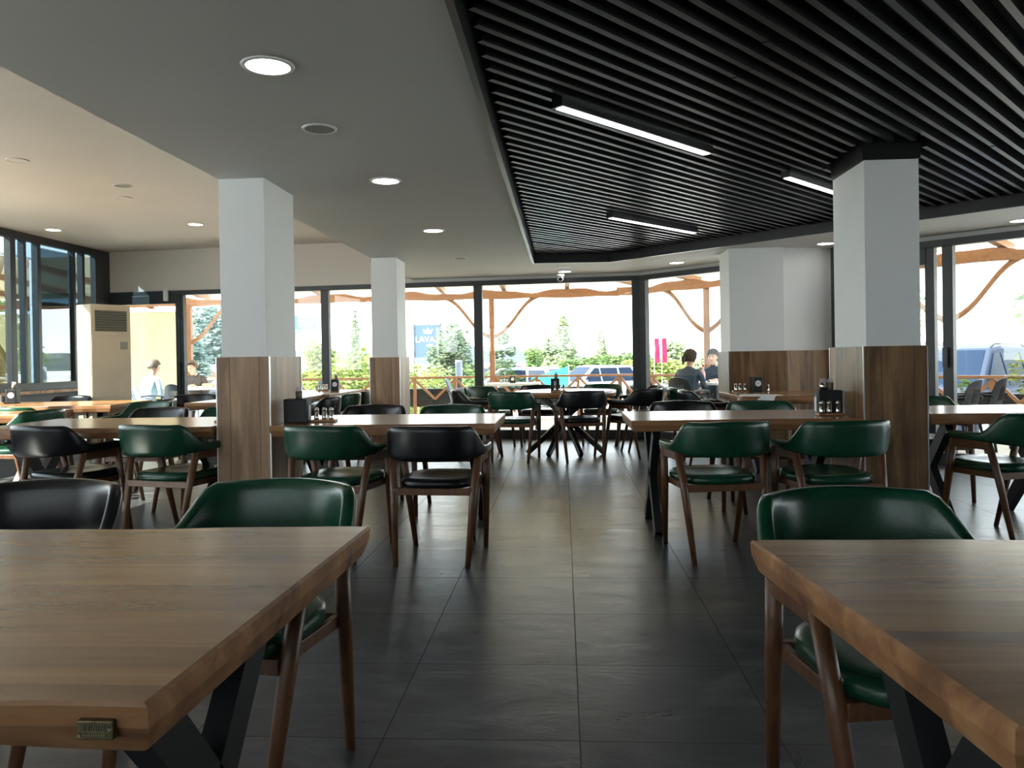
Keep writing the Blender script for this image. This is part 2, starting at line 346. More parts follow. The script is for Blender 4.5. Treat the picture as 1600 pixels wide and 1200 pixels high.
# windows: frames and panes -------------------------------------------------
wn_no = [0]
def window(a, b, z0, z1, posts, parent_name='window', head=.07, foot=.13, gm=None, pw=.075, dep=.09):
    """framed glazing from a to b; posts are distances along it"""
    wn_no[0] += 1
    a = Vector(a); b = Vector(b); L = (b-a).length; d = (b-a)/L; ang = math.atan2(d.y, d.x)
    root = struct(empty('window_%d' % wn_no[0], (a.x, a.y, 0), ang))
    mb = MB()
    mb.box(0, L, -dep/2, dep/2, z1-head, z1); mb.box(0, L, -dep/2, dep/2, z0, z0+foot)
    for p, w_ in posts: mb.box(p-w_/2, p+w_/2, -dep/2, dep/2, z0+foot, z1-head)
    mb.build('window_frame', M['frame'], root, bevel=.004)
    ps = sorted(posts)
    for (p, w1), (q, w2) in zip(ps[:-1], ps[1:]):
        if q-p > w1/2+w2/2+.03:
            MB().box(p+w1/2-.005, q-w2/2+.005, -.006, .006, z0+foot-.005, z1-head+.005).build('pane', gm or M['glass'], root)
    return root, L, ang
LA = (A1-A0).length; LB = (B1-A1).length
def pa(x): return (x-A0.x)/ad.x
def pb(x): return (x-A1.x)/bd.x
rootA, _, angA = window(A0, A1, 0, 2.30, [(.04, .08), (pa(-5.93), .075), (pa(-5.86), .05), (pa(-3.55), .12), (pa(-1.22), .125), (LA-.06, .12)])
# deeper head over the door leaf at the left end, and the leaf's pull
MB().box(.08, pa(-5.93), -.055, .055, 2.10, 2.23).build('door_track', M['frame'], rootA, bevel=.004)
MB().box(pa(-5.90)-.015, pa(-5.90)+.015, -.10, -.05, .95, 1.2).build('pull_handle', M['dark'], rootA)
rootB, _, angB = window(A1, B1, 0, 2.30, [(.06, .12), (pb(3.0), .1), (pb(3.80), .09), (pb(3.92), .10), (pb(6.0), .1), (LB-.05, .1)])
MB().box(pb(3.05), pb(3.78), -.055, .055, 2.06, 2.23).build('door_track', M['frame'], rootB, bevel=.004)
MB().box(pb(3.91)-.02, pb(3.91)+.02, -.10, -.05, 1.0, 1.2).build('door_lock', M['dark'], rootB)
rootL, _, _ = window((XL, 2.6), (XL, A0.y-.05), .84, ZU, [(.05, .1), (1.8, .08), (3.6, .08), (5.4, .08), (7.19, .10), (7.42, .05), (7.70, .07), (8.48, .05), (8.70, .06), (9.12, .24)], head=.10, foot=.10, gm=M['glassd'])
for o in kids(rootL):
    if o.name.startswith('pane'):
        ys = [v.co.x for v in o.data.vertices]
        if max(ys) < 7.25: o.data.materials[0] = M['glass' if max(ys) < 6 else 'glassm']
rootR, _, _ = window((XR, .2), (XR, onB(XR)), .9, 2.2, [(.04, .08), (2.1, .08), (onB(XR)-.25, .08)], foot=.06)
window((XL, -1.4), (XL, 2.6), .84, ZU, [(.05, .1), (1.35, .08), (2.65, .08), (3.95, .08)], head=.10, foot=.10)
window((XL+.1, YB), (.6, YB), 1.3, 2.28, [(.05, .1), (1.9, .08), (3.8, .08), (5.7, .08), (7.58, .1)])  # unseen windows, put high behind the camera for fill light
# second overlapping sash on the left window
MB().box(7.76, 8.44, .03, .042, .98, 2.80).build('sash_pane', M['glassd'], rootL)
# ledge under the left windows
led = MB().box(XL+.0, XL+.22, 2.6, A0.y-.1, .80, .84).build('trim_1', M['slab']); struct(led)

struct(MB().box(XL-.12, XL+.05, A0.y-.16, A0.y+.12, 0, ZU).build('trim_3', M['frame']))
# columns -------------------------------------------------------------------
def column(name, x0, x1, y0, y1, wm, ztop=ZC, wh=1.20, t=.025):
    root = struct(empty(name, ((x0+x1)/2, (y0+y1)/2, 0)))
    cx, cy = (x0+x1)/2, (y0+y1)/2
    MB().box(x0-cx, x1-cx, y0-cy, y1-cy, 0, ztop).build('plaster_shaft', M['paint'], root, bevel=.004)
    mb = MB()
    mb.box(x0-cx-t, x1-cx+t, y0-cy-t, y0-cy, 0, wh); mb.box(x0-cx-t, x1-cx+t, y1-cy, y1-cy+t, 0, wh)
    mb.box(x0-cx-t, x0-cx, y0-cy, y1-cy, 0, wh); mb.box(x1-cx, x1-cx+t, y0-cy, y1-cy, 0, wh)
    mb.build('wainscot_cladding', wm, root)
    mb = MB()
    for sx_ in (x0-cx-t, x1-cx+t):
        for sy in (y0-cy-t, y1-cy+t): mb.box(sx_-.004, sx_+.004, sy-.004, sy+.004, 0, wh)
    mb.build('corner_trim', M['trim'], root)
    return root
column('wall_column_left', -2.2, -1.9, 4.95, 5.50, M['wains'])
column('wall_column_far_left', -2.2, -1.9, 8.97, 9.47, M['wains'])
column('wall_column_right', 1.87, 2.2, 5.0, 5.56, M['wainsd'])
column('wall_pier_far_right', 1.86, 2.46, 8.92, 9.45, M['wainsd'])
# return wall behind the pier, running to the window frame
rw = struct(empty('wall_return_far_right', (2.46, 8.98, 0)))
def rwall(z0, z1, m, off, nm):
    a = Vector((0, 0)); b = Vector((.58, .13)); d = (b-a).normalized(); nn = Vector((-d.y, d.x))
    MB().prism([tuple(a-nn*off), tuple(b-nn*off), tuple(b+nn*.1), tuple(a+nn*.1)], z0, z1).build(nm, m, rw)
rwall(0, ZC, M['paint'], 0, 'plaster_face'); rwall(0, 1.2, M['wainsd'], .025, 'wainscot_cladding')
struct(MB().box(3.03, 3.10, 8.93, 9.13, 0, 2.35).build('trim_2', M['frame']))

# ------------------------------------------------------------------ ceiling fittings
def downlight(x, y, z, label, r=.085):
    t = empty('ceiling_downlight', (x, y, z), 0, label, 'ceiling light', 'round recessed downlights')
    MB().lathe([(r+.02, 0), (r+.018, -.006), (r+.004, -.008), (r, -.004), (r, 0)], 32).build('trim_ring', M['white'], t, smooth=True)
    MB().lathe([(r, -.002), (r, -.0065), (r*.5, -.0066)], 32).build('diffuser', M['lamp'], t)
    return t
for x, y, z, l in [(-1.16, 3.09, ZC, 'large lit round downlight nearest the camera in the low ceiling'),
                   (-1.15, 5.14, ZC, 'lit round downlight in the low ceiling beside the left column top'),
                   (-1.17, 7.17, ZC, 'lit round downlight in the low ceiling between the two left columns'),
                   (.04, 10.87, ZC, 'lit round downlight above the dome camera on the middle window head'),
                   (1.46, 10.14, ZC, 'lit round downlight left of the far right pier'),
                   (2.85, 8.71, ZC, 'lit round downlight half hidden behind the right column'),
                   (4.20, 7.50, ZC, 'lit round downlight at the right edge, beside the dome camera'),
                   (-6.60, 9.86, ZU, 'lit round downlight in the high ceiling above the left windows'),
                   (-4.64, 9.75, ZU, 'lit round downlight in the high ceiling just left of the near column')]: downlight(x, y, z, l)
def speaker(x, y, z, label, m, r=.075):
    t = empty('ceiling_speaker', (x, y, z), 0, label, 'ceiling speaker')
    MB().lathe([(r+.014, 0), (r+.012, -.006), (r, -.007), (r, 0)], 28).build('trim_ring', M['white'], t, smooth=True)
    MB().lathe([(r, -.002), (r, -.005), (r*.5, -.006)], 28).build('grille', m, t)
speaker(-1.22, 3.95, ZC, 'dark round speaker grille between two lit downlights nearest the camera', M['grille'])
speaker(-1.18, 9.17, ZC, 'round grey speaker grille right of the far left column top', M['grille'])
speaker(.04, 10.33, ZC, 'unlit white round fitting just before the downlight over the middle window', M['white'])
speaker(-4.66, 6.50, ZU, 'pale round cover at the left edge of the high ceiling', M['ceil_bounce'])
speaker(-4.33, 7.55, ZU, 'grey round speaker in the high ceiling left of the near column', M['grille'])
speaker(-4.64, 8.10, ZU, 'pale round cover just behind the grey speaker in the high ceiling', M['ceil_bounce'])
def linear(x, y, label):
    a = R(48.2)
    t = empty('linear_ceiling_light', (x, y, ZC+.075), a, label, 'ceiling light', 'linear lights in the slatted ceiling')
    MB().box(0, 1.38, -.035, .035, -.03, .05).build('housing', M['slat'], t)
    MB().box(.02, 1.36, -.024, .024, -.034, -.029).build('diffuser', M['led'], t)
linear(-.01, 3.89, 'bright linear light in the black slats, nearest and longest in view')
linear(1.57, 5.62, 'linear light running behind the top of the right column')
linear(.43, 7.03, 'linear light furthest back in the black slats')
def dome_cam(x, y, z, label, facing):
    t = empty('security_camera', (x, y, z), facing, label, 'security camera')
    MB().lathe([(.055, 0), (.055, -.02), (.045, -.035)], 24).build('base', M['white'], t, smooth=True)
    MB().lathe([(.04, -.03), (.046, -.06), (.036, -.085), (.015, -.098)], 24).build('housing', M['white'], t, smooth=True)
    MB().tube([(0, -.02, -.062), (0, -.052, -.068)], .026, 16).build('lens', M['lens'], t)
dome_cam(-.02, 10.98, ZC-.03, 'small white dome camera on the head of the middle window', 0)
dome_cam(3.38, 8.02, ZC, 'white dome camera with black lens on the ceiling right of the right column', R(-20))
bc = empty('bullet_camera', (-2.66, 11.35, 2.62), 0, 'small white bullet camera on the upper wall left of the far left column', 'security camera')
MB().tube([(.25, .2, .03), (.1, .05, .02)], .018, 12).build('bracket', M['white'], bc)
MB().tube([(.1, .05, .02), (-.07, -.1, -.01)], .04, 16).build('housing', M['white'], bc, smooth=True)
MB().tube([(-.07, -.1, -.01), (-.085, -.113, -.012)], .036, 16).build('lens', M['lens'], bc)

# ------------------------------------------------------------------ chairs
def smooth(a, b, x):
    x = max(0, min(1, (x-a)/(b-a))); return x*x*(3-2*x)
def backrest_mesh():
    # path in plan: right arm tip -> back centre -> left arm tip
    half = []
    for i in range(7): half.append((.262+.012*i/6, .17-.20*i/6))
    for i in range(1, 15):
        a = (pi/2)*i/14
        half.append((.274*cos(a)**.80, -.03-.285*sin(a)**.92))
    path = half + [(-x, y) for x, y in half[-2::-1]]
    mb = MB(); n = 14; rings = []
    k = len(path)
    L = [0]
    for i in range(1, k): L.append(L[-1] + math.dist(path[i], path[i-1]))
    T = L[-1]
    for i, (x, y) in enumerate(path):
        a, b = path[max(i-1, 0)], path[min(i+1, k-1)]
        d = Vector((b[0]-a[0], b[1]-a[1])).normalized(); nrm = Vector((-d.y, d.x))   # inward / outward
        nrm = nrm if nrm.dot(Vector((x, y+.02))) > 0 else -nrm
        s_ = min(L[i], T-L[i])/(T/2)
        e = smooth(.40, .66, s_)
        zt = .668 + (.792-.668)*e + .006*smooth(.7, 1, s_); zb = .618 - .022*smooth(.3, .8, s_)
        th = .052 - .010*smooth(.1, .4, s_) + .006*e
        endf = min(1, .35+.65*(min(L[i], T-L[i])/.05)) if min(L[i], T-L[i]) < .05 else 1
        zc = (zt+zb)/2; hh = (zt-zb)/2*endf; th *= endf
        ring = []
        for j in range(n):
            a_ = 2*pi*j/n; ca, sa = cos(a_), sin(a_)
            px = math.copysign(abs(ca)**.6, ca)*th/2; pz = math.copysign(abs(sa)**.5, sa)*hh
            lean = .10*(zc+pz-.62)*e*2.2/2
            ring.append((x+nrm.x*(px+lean), y+nrm.y*(px+lean), zc+pz))
        rings += ring
    ff = [(i*n+j, (i+1)*n+j, (i+1)*n+(j+1) % n, i*n+(j+1) % n) for i in range(k-1) for j in range(n)]
    ff += [tuple(range(n)), tuple((k-1)*n+j for j in range(n-1, -1, -1))]
    mb.add(rings, ff); return mb
def seat_mesh():
    mb = MB(); n = 36; prof = [(.90, .428), (.985, .436), (1.0, .452), (.985, .468), (.90, .478), (.6, .474), (.25, .468)]
    vv = []
    for s_, z in prof:
        for j in range(n):
            a = 2*pi*j/n; ca, sa = cos(a), sin(a)
            x = math.copysign(abs(ca)**.62, ca)*.228; y = math.copysign(abs(sa)**.62, sa)*.235
            x *= 1+.05*(y/.235)
            vv.append((x*s_, y*s_+.012, z + (.010*(abs(y*s_)/.235)**2 if z > .46 else 0)))
    k = len(prof)
    ff = [(i*n+j, i*n+(j+1) % n, (i+1)*n+(j+1) % n, (i+1)*n+j) for i in range(k-1) for j in range(n)]
    ff += [tuple(range(n-1, -1, -1)), tuple((k-1)*n+j for j in range(n))]
    mb.add(vv, ff); return mb
def leg_mesh(a, m_, b):
    return MB().tube([a, m_, b], [.0195, .0205, .0135], 10, sq=1.15)
def make_chair(kind, lm):
    t = empty('dining_armchair', (0, 0, 0)); t['category'] = 'chair'
    backrest_mesh().build('backrest', lm, t, smooth=True)
    seat_mesh().build('seat', lm, t, smooth=True)
    for s_ in (-1, 1):
        leg_mesh((s_*.252, -.135, .620), (s_*.232, -.19, .40), (s_*.206, -.268, 0)).build('leg', M['walnut'], t, smooth=True)
        leg_mesh((s_*.262, .105, .622), (s_*.246, .155, .40), (s_*.222, .245, 0)).build('leg', M['walnut'], t, smooth=True)
        mb = MB(); y0, y1 = -.15, .12
        for yy in (0,): pass
        v = [(s_*.252-.014, y0, .622), (s_*.252+.014, y0, .622), (s_*.262+.014, y1, .624), (s_*.262-.014, y1, .624),
             (s_*.246-.014, y0-.012, .565), (s_*.246+.014, y0-.012, .565), (s_*.257+.014, y1+.010, .565), (s_*.257-.014, y1+.010, .565)]
        mb.add(v, [(0, 1, 2, 3), (7, 6, 5, 4), (0, 4, 5, 1), (1, 5, 6, 2), (2, 6, 7, 3), (3, 7, 4, 0)])
        mb.build('arm_rail', M['walnut'], t, bevel=.005)
    mb = MB()
    mb.box(-.225, .225, -.205, -.180, .392, .432); mb.box(-.232, .232, .150, .176, .392, .432)
    mb.box(-.222, -.200, -.19, .16, .394, .430); mb.box(.200, .222, -.19, .16, .394, .430)
    mb.build('seat_frame', M['walnut'], t, bevel=.003)
    return t
proto = {'green': make_chair('green', M['green']), 'black': make_chair('black', M['black'])}
used = set()
def chair(kind, x, y, rot, label, group):
    o = proto[kind] if kind not in used else copy_tree(proto[kind]); used.add(kind)
    o.location = (x, y, 0); o.rotation_euler.z = R(rot); o['label'] = label; o['group'] = group
    return o
G1 = 'armchairs at the two nearest tables'; G2 = 'armchairs at the middle row of tables'; G3 = 'armchairs in the far left area'; G4 = 'armchairs around the round table'; G5 = 'armchairs on the right side'
CH = [
 ('black', -1.62, 2.11, 178, 'black leather armchair facing the camera across the nearest left table', G1),
 ('green', -.905, 2.09, 170, 'dark green leather armchair facing the camera across the nearest left table', G1),
 ('green', .78, 1.88, 189, 'dark green leather armchair facing the camera across the nearest right table', G1),
 ('green', -1.365, 4.73, -11, 'green armchair seen from behind, pulled to the slab table right of the left column', G2),
 ('black', -.735, 4.62, -4, 'black armchair seen from behind at the aisle end of the middle left table', G2),
 ('black', -1.56, 6.19, 180, 'black armchair facing the camera behind the middle left table, before the far left column', G2),
 ('green', -.89, 6.04, 180, 'green armchair facing the camera behind the aisle end of the middle left table', G2),
 ('green', .87, 4.70, 9, 'green armchair seen from behind at the aisle end of the middle right table', G2),
 ('green', 1.52, 4.68, 8, 'green armchair seen from behind, directly in front of the right column', G2),
 ('black', .95, 6.17, 180, 'black armchair facing the camera behind the aisle end of the middle right table', G2),
 ('green', 1.53, 6.05, 180, 'green armchair facing the camera behind the middle right table, below the wall shakers', G2),
 ('black', -3.22, 4.98, -18, 'black armchair seen from behind at the left table, leftmost of the nearer row', G3),
 ('green', -2.50, 4.96, -14, 'green armchair seen from behind at the left table, left of the near column', G3),
 ('black', -3.42, 6.22, 175, 'black armchair facing the camera behind the left table', G3),
 ('green', -2.80, 6.28, 180, 'green armchair behind the left table, half hidden by the near left column', G3),
 ('green', -4.12, 7.30, 168, 'green armchair facing the camera left of the sunlit table end', G3),
 ('green', -5.02, 7.16, -12, 'sunlit green armchair seen from behind at the long sunlit table', G3),
 ('green', -4.70, 6.50, 84, 'green armchair in side view at the left edge, catching white window light', G3),
 ('green', -5.95, 7.28, 182, 'green armchair facing the camera at the far left edge of the picture', G3),
 ('black', -4.52, 8.15, 100, 'black armchair at the right end of the sunlit table, before the floor air conditioner', G3),
 ('black', -6.05, 9.08, 178, 'black armchair behind the sunlit table, directly before the air conditioner', G3),
 ('black', -4.42, 9.05, 190, 'black armchair facing the camera below the seated man seen through the window', G3),
 ('black', -2.72, 8.20, 92, 'black armchair in side view, nearest at the long table behind the left column', G3),
 ('green', -2.70, 8.95, 88, 'green armchair in side view at the long table between the two left columns', G3),
 ('black', -2.72, 9.62, 92, 'black armchair in side view, third along the table between the left columns', G3),
 ('green', -2.68, 10.25, 90, 'green armchair in side view, furthest, half hidden by the far left column', G3),
 ('black', -1.02, 9.50, -82, 'black armchair in side view at the left of the round table', G4),
 ('green', -.98, 10.36, -140, 'pale lit green armchair facing the camera at the back left of the round table', G4),
 ('green', -.56, 8.98, -10, 'green armchair seen from behind at the front left of the round table', G4),
 ('black', -.34, 10.58, 180, 'black armchair facing the camera directly behind the round table', G4),
 ('green', .50, 10.60, 172, 'green armchair facing the camera at the back right of the round table', G4),
 ('black', .18, 9.00, 11, 'black armchair seen from behind at the front of the round table', G4),
 ('black', .80, 9.30, 46, 'black armchair turned left at the front right of the round table', G4),
 ('black', .92, 10.02, 96, 'black armchair in side view at the right of the round table, before the window post', G4),
 ('green', 1.56, 9.32, -84, 'green armchair in side view below the outdoor guests in dark jackets', G5),
 ('black', 1.58, 8.58, -90, 'black armchair in side view at the left end of the table by the pier', G5),
 ('green', 2.72, 5.10, 20, 'green armchair seen from behind at the right edge of the picture', G5),
 ('green', 2.92, 6.50, 176, 'green armchair facing the camera behind the right edge table, beside the right column', G5),
]
for c in CH: chair(*c)

# ------------------------------------------------------------------ slab tables
def slab_table(x0, x1, y0, y1, seed, label, rz=0, legx=.17, ztop=.76, th=.072, cut=(0, 0)):
    cx, cy = (x0+x1)/2, (y0+y1)/2; hx, hy = (x1-x0)/2, (y1-y0)/2
    t = empty('slab_table', (cx, cy, 0), rz, label, 'table', 'live edge slab tables')
    rn = random.Random(seed); n = 28
    ph = [rn.random()*6.28 for _ in range(6)]
    def wob(u_, k_): return .012*sin(u_*3.1+ph[k_])+.006*sin(u_*8.3+ph[k_+1])+.003*sin(u_*19+ph[k_+2])
    top = []; bot = []; cl, crr = cut
    for i in range(n+1):
        x = -hx + 2*hx*i/n; top.append((x, -hy+wob(x, 0)+.012)); bot.append((x*.985, -hy+wob(x+.3, 1)+.026))
    for i in range(n+1):
        x = hx - 2*hx*i/n; top.append((x, hy+wob(x, 2)-.012)); bot.append((x*.985, hy+wob(x+.3, 1)-.026))
    sh_ = lambda p: (p[0] - (p[1]/hy)*(cl if p[0] < 0 else crr)*abs(p[0]/hx)**3, p[1])
    top = [sh_(p) for p in top]; bot = [sh_(p) for p in bot]; k = len(top); mb = MB()
    def ring(p, z, s_=1.0): return [(x*s_, y*s_, z) for x, y in p]
    mid = [((a[0]*.6+b[0]*.4)*1.004, (a[1]*.7+b[1]*.3)*1.006) for a, b in zip(top, bot)]
    rings = [ring(top, ztop, .994), ring(top, ztop-.005), ring(mid, ztop-th*.45), ring(bot, ztop-th+.006), ring(bot, ztop-th, .99)]
    mb.mi = 0; mb.add(rings[0], [tuple(range(k))])
    for a, b in zip(rings[:-1], rings[1:]):
        mb.mi = 1; mb.add(a+b, [(i, k+i, k+(i+1) % k, (i+1) % k) for i in range(k)])
    mb.mi = 1; mb.add(rings[-1], [tuple(range(k-1, -1, -1))])
    mb.build('tabletop', [M['slab'], M['edge']], t)
    for s_ in (-1, 1):
        x = s_*(hx-legx); g = MB(); zt = ztop-th-.001
        w_ = hy-(.19 if seed < 3 else .11)
        g.beam((x, -w_, .018), (x, w_*.86, zt-.01), .05, .085); g.beam((x, w_, .018), (x, -w_*.86, zt-.01), .05, .085)
        g.box(x-.03, x+.03, -w_*.95, w_*.95, zt-.012, zt)
        g.build('trestle_leg', M['steel_black'], t)
        g = MB()
        for yy in (-w_-.005, w_+.005): g.lathe([(.016, 0), (.016, .02)], 12, (x, yy, 0))
        g.build('levelling_feet', M['dark'], t)
    return t
TABS = [
 (-2.35, -.485, .89, 1.875, 1, 'walnut slab table nearest the camera on the left, with a small brass plate'),
 (.435, 2.25, .86, 1.75, 2, 'dark walnut slab table nearest the camera on the right'),
 (-1.865, -.43, 4.86, 5.80, 3, 'slab table against the left column, with a napkin holder at its column end'),
 (.42, 1.83, 4.95, 5.80, 4, 'slab table against the right column, with a shaker tray at its column end'),
 (-3.85, -2.24, 4.86, 5.78, 5, 'slab table whose right end meets the left column'),
 (-6.4, -4.55, 6.30, 7.05, 6, 'slab table at the left edge of the picture, only its right end in view'),
 (-6.5, -4.62, 7.50, 8.60, 7, 'long slab table in full sunlight along the left windows'),
 (-3.90, -2.93, 7.85, 9.38, 8, 'slab table half hidden behind the left column, near half of the long row'),
 (-3.86, -2.86, 9.46, 11.0, 9, 'pale lit slab table by the window between the two left columns'),
 (1.70, 3.2, 7.62, 8.80, 10, 'slab table against the far right pier, with white cards on its left end'),
 (2.36, 3.38, 5.22, 6.06, 11, 'slab table at the right edge of the picture, right of the right column'),
]
for tt in TABS: slab_table(*tt[:5], tt[5], rz={7: R(8)}.get(tt[4], 0), cut={2: (.04, 0), 1: (0, -.012)}.get(tt[4], (0, 0)))
# brass maker's plate on the nearest table
plt = empty('name_plate', (-.560, .897, .7285), 0, 'small worn brass maker plate screwed to the near edge of the left table', 'plate')
MB().box(-.0225, .0225, -.004, .010, -.0115, .0115).build('plate', M['brass'], plt, bevel=.0015)
for s_ in (-1, 1): MB().lathe([(.0028, 0), (.0022, .0016)], 10).build('screw', M['brass_hi'], plt, loc=(s_*.0185, -.0042, s_*.004-.002)).rotation_euler.x = R(90)
g = MB()
rn = random.Random(3)
x = -.0125
while x < .0135:
    w_ = rn.choice([.0012, .0022, .003]); g.box(x, x+w_*.45, -.0052, -.004, .000, .007); g.box(x, x+w_, -.0052, -.004, rn.choice([.0, .003, .006]), rn.choice([.0012, .0042, .0072])+.0004); x += w_+.0012
for i in range(9): g.box(-.013+i*.003, -.013+i*.003+.0017, -.0052, -.004, -.006, -.0032)
g.build('raised_lettering', M['brass_hi'], plt)
# round table
rt = empty('round_table', (.02, 9.66, 0), 0, 'round wooden table with crossed steel legs in front of the middle window', 'table')
MB().lathe([(.60, .690), (.62, .700), (.625, .735), (.62, .755), (.61, .76)], 48).build('tabletop', [M['slab']], rt)
g = MB()
for a in (20, 65, 110, 155):
    d = Vector((cos(R(a)), sin(R(a)), 0)); g.beam(-d*.50+Vector((0, 0, .02)), d*.32+Vector((0, 0, .69)), .045, .06)
g.build('crossed_legs', M['steel_black'], rt)

# ------------------------------------------------------------------ condiment sets
def text_obj(name, body, size, m, parent, loc, rot, ext=.001, align='CENTER'):
    cu = bpy.data.curves.new(name, 'FONT'); cu.body = body; cu.size = size; cu.extrude = ext; cu.align_x = align; cu.align_y = 'CENTER'
    cu.materials.append(m); q = bpy.data.objects.new(name, cu); col.objects.link(q)
    dg = bpy.context.evaluated_depsgraph_get(); dg.update(); me = bpy.data.meshes.new_from_object(q.evaluated_get(dg)); bpy.data.objects.remove(q)
    o = bpy.data.objects.new(name, me); col.objects.link(o); o.parent = parent; o.location = loc; o.rotation_euler = rot; return o
def napkin_box(x, y, rz, label, logo=True, z=.76):
    t = empty('napkin_holder', (x, y, z), rz, label, 'napkin holder', 'dark napkin holders')
    MB().prism([(-.052, -.078), (.052, -.078), (.052, .078), (-.052, .078)], 0, .158).build('holder_body', M['slate'], t, bevel=.008)
    def arch(w_, h0, h1, y0, y1): return MB().box(-w_, w_, y0, y1, h0, h1-w_).prism_y([(w_*cos(pi*i/10), h1-w_+w_*sin(pi*i/10)) for i in range(11)], y0, y1)
    arch(.030, .012, .140, .0775, .0795).build('slot', M['dark'], t)
    arch(.020, .020, .118, .078, .084).build('napkins', M['paper'], t)
    o = MB().lathe([(.032, 0), (.032, .001)], 28).build('round_logo', M['paper'], t, loc=(0, -.0782, .092)); o.rotation_euler.x = R(90)
    q = MB(); q.box(-.014, .014, -.0012, .0012, .001, .0014); q.box(-.008, .008, .004, .0055, .001, .0014); q.build('logo_mark', M['slate'], o)
    return t
def stick_cup(x, y, z, label, m=None):
    t = empty('toothpick_cup', (x, y, z), 0, label, 'cup', 'cups of paper sleeved toothpicks')
    MB().lathe([(.021, 0), (.022, .05), (.019, .05), (.018, .004)], 18).build('cup', m or M['creamd'], t, smooth=True)
    g = MB(); rn = random.Random(int(x*100))
    for i in range(22):
        a = rn.random()*6.28; rr = rn.random()*.014; h = .068+rn.random()*.012
        g.beam((cos(a)*rr*.7, sin(a)*rr*.7, .008), (cos(a)*rr*1.5, sin(a)*rr*1.5, h), .0035, .0015)
    g.build('toothpick_sleeves', M['sticks'], t)
def shaker(x, y, z, label, h=.078, m=None):
    t = empty('shaker', (x, y, z), 0, label, 'shaker', 'metal topped shakers')
    MB().lathe([(.016, 0), (.017, .01), (.015, h*.72)], 16).build('shaker_body', m or M['chrome'], t, smooth=True)
    MB().lathe([(.016, h*.72), (.016, h*.9), (.010, h)], 16).build('cap', M['chrome'], t, smooth=True)
def tray(x, y, rz, label, L=.17):
    t = empty('condiment_tray', (x, y, .76), rz, label, 'tray', 'small wooden condiment trays')
    MB().box(-L/2, L/2, -.04, .04, .001, .014).build('tray_board', M['tray'], t, bevel=.004)
SETS = [  # x, y, rot of box, tray offset direction, place words
 (-1.765, 5.12, R(-90), (.165, .04), 'on the table against the left column'),
 (1.745, 5.33, R(90), (-.03, -.125), 'on the table against the right column'),
 (2.08, 8.66, 0, (-.17, 0), 'on the table against the far right pier'),
 (-3.12, 10.6, R(10), (-.18, .02), 'on the window table between the two left columns'),
 (-.10, 9.36, 0, (.05, -.09), 'on the round table'),
 (-6.02, 8.25, R(20), (-.12, -.1), 'on the sunlit table by the left windows'),
]
for i, (x, y, rz, (dx, dy), pl) in enumerate(SETS):
    napkin_box(x, y, rz, 'dark napkin holder ' + pl)
    if i not in (2,): stick_cup(x+.012, y, .919, 'toothpick cup on the holder ' + pl)
    if i == 1: stick_cup(x-.035, y-.01, .919, 'shiny steel toothpick cup on the holder by the right column', M['chrome'])
    tr = (x+dx, y+dy); tray(*tr, 0 if abs(rz) > 1 else rz, 'small wooden tray under the shakers ' + pl)
    for j in range(3): shaker(tr[0]-.05+.05*j, tr[1]+(.012 if j == 1 else 0), .775, ['left', 'middle', 'right'][j] + ' shaker of the three ' + pl)
    if i == 2: shaker(x+.12, y, .762, 'single shaker right of the napkin holder by the far right pier')
# number on the round table's holder, seen from the aisle
nh = empty('table_number', (-.10, 9.268, .875), 0, 'black table number stand with a white 8 on the round table', 'sign')
MB().box(-.05, .05, -.004, .002, -.075, .045).build('board', M['slate'], nh)
text_obj('number', '8', .06, M['paper'], nh, (0, -.006, -.01), (R(90), 0, 0))
# tray seen at the column end of the left table
tray(-2.33, 5.25, R(90), 'small wooden tray of shakers on the left table, beside the column', .12)
for j in range(2): shaker(-2.33, 5.22+.05*j, .775, ['nearer', 'farther'][j]+' shaker beside the left face of the left column', .08)
# folded white cards on the pier table
cd = empty('folded_menu', (1.86, 7.66, .772), R(-12), 'folded white printed sheet hanging over the left end of the pier table', 'menu')
g = MB(); g.add([(-.17, .10, .004), (-.02, .16, .004), (.22, -.01, .004), (.15, -.08, .004), (-.17, .10, .0), (-.02, .16, .0), (.22, -.01, .0), (.15, -.08, 0)], [(0, 3, 2, 1), (4, 5, 6, 7), (0, 4, 7, 3), (3, 7, 6, 2), (2, 6, 5, 1), (1, 5, 4, 0)])
g.add([(-.17, .10, .0), (.15, -.08, .0), (.13, -.10, -.05), (-.20, .07, -.05), (-.168, .098, .001), (.152, -.082, .001), (.132, -.102, -.05), (-.198, .068, -.05)], [(0, 1, 2, 3), (7, 6, 5, 4)])
g.build('sheet', M['paper'], cd)

# ------------------------------------------------------------------ floor air conditioner
ac = empty('air_conditioner', (-5.86, 9.72, 0), R(60), 'tall cream floor standing air conditioner in the left corner by the window', 'air conditioner')
W, D, H = .52, .34, 1.93
MB().box(-W/2, W/2, -D/2, D/2, .04, H).build('casing', M['cream'], ac, bevel=.012)
MB().box(-W/2+.02, W/2-.02, -D/2+.01, D/2-.01, 0, .045).build('plinth', M['creamd'], ac)
MB().box(-W/2+.055, W/2-.055, -D/2-.002, -D/2+.01, H-.34, H-.075).build('vent_recess', M['olive'], ac)
g = MB()
for i in range(8): g.box(-W/2+.058, W/2-.058, -D/2-.014, -D/2-.001, H-.330+i*.032, H-.330+i*.032+.012)
g.build('louvre_blades', M['dark'], ac)
MB().box(-W/2+.008, W/2-.008, -D/2-.006, -D/2, .76, H-.40).build('front_panel', M['cream'], ac, bevel=.004)
MB().box(W/2-.15, W/2-.05, -D/2-.009, -D/2-.004, 1.36, 1.46).build('control_panel', M['grille'], ac)
MB().box(-W/2+.06, W/2-.03, -D/2-.004, -D/2, .10, .70).build('intake_grille', M['creamd'], ac)
g = MB()
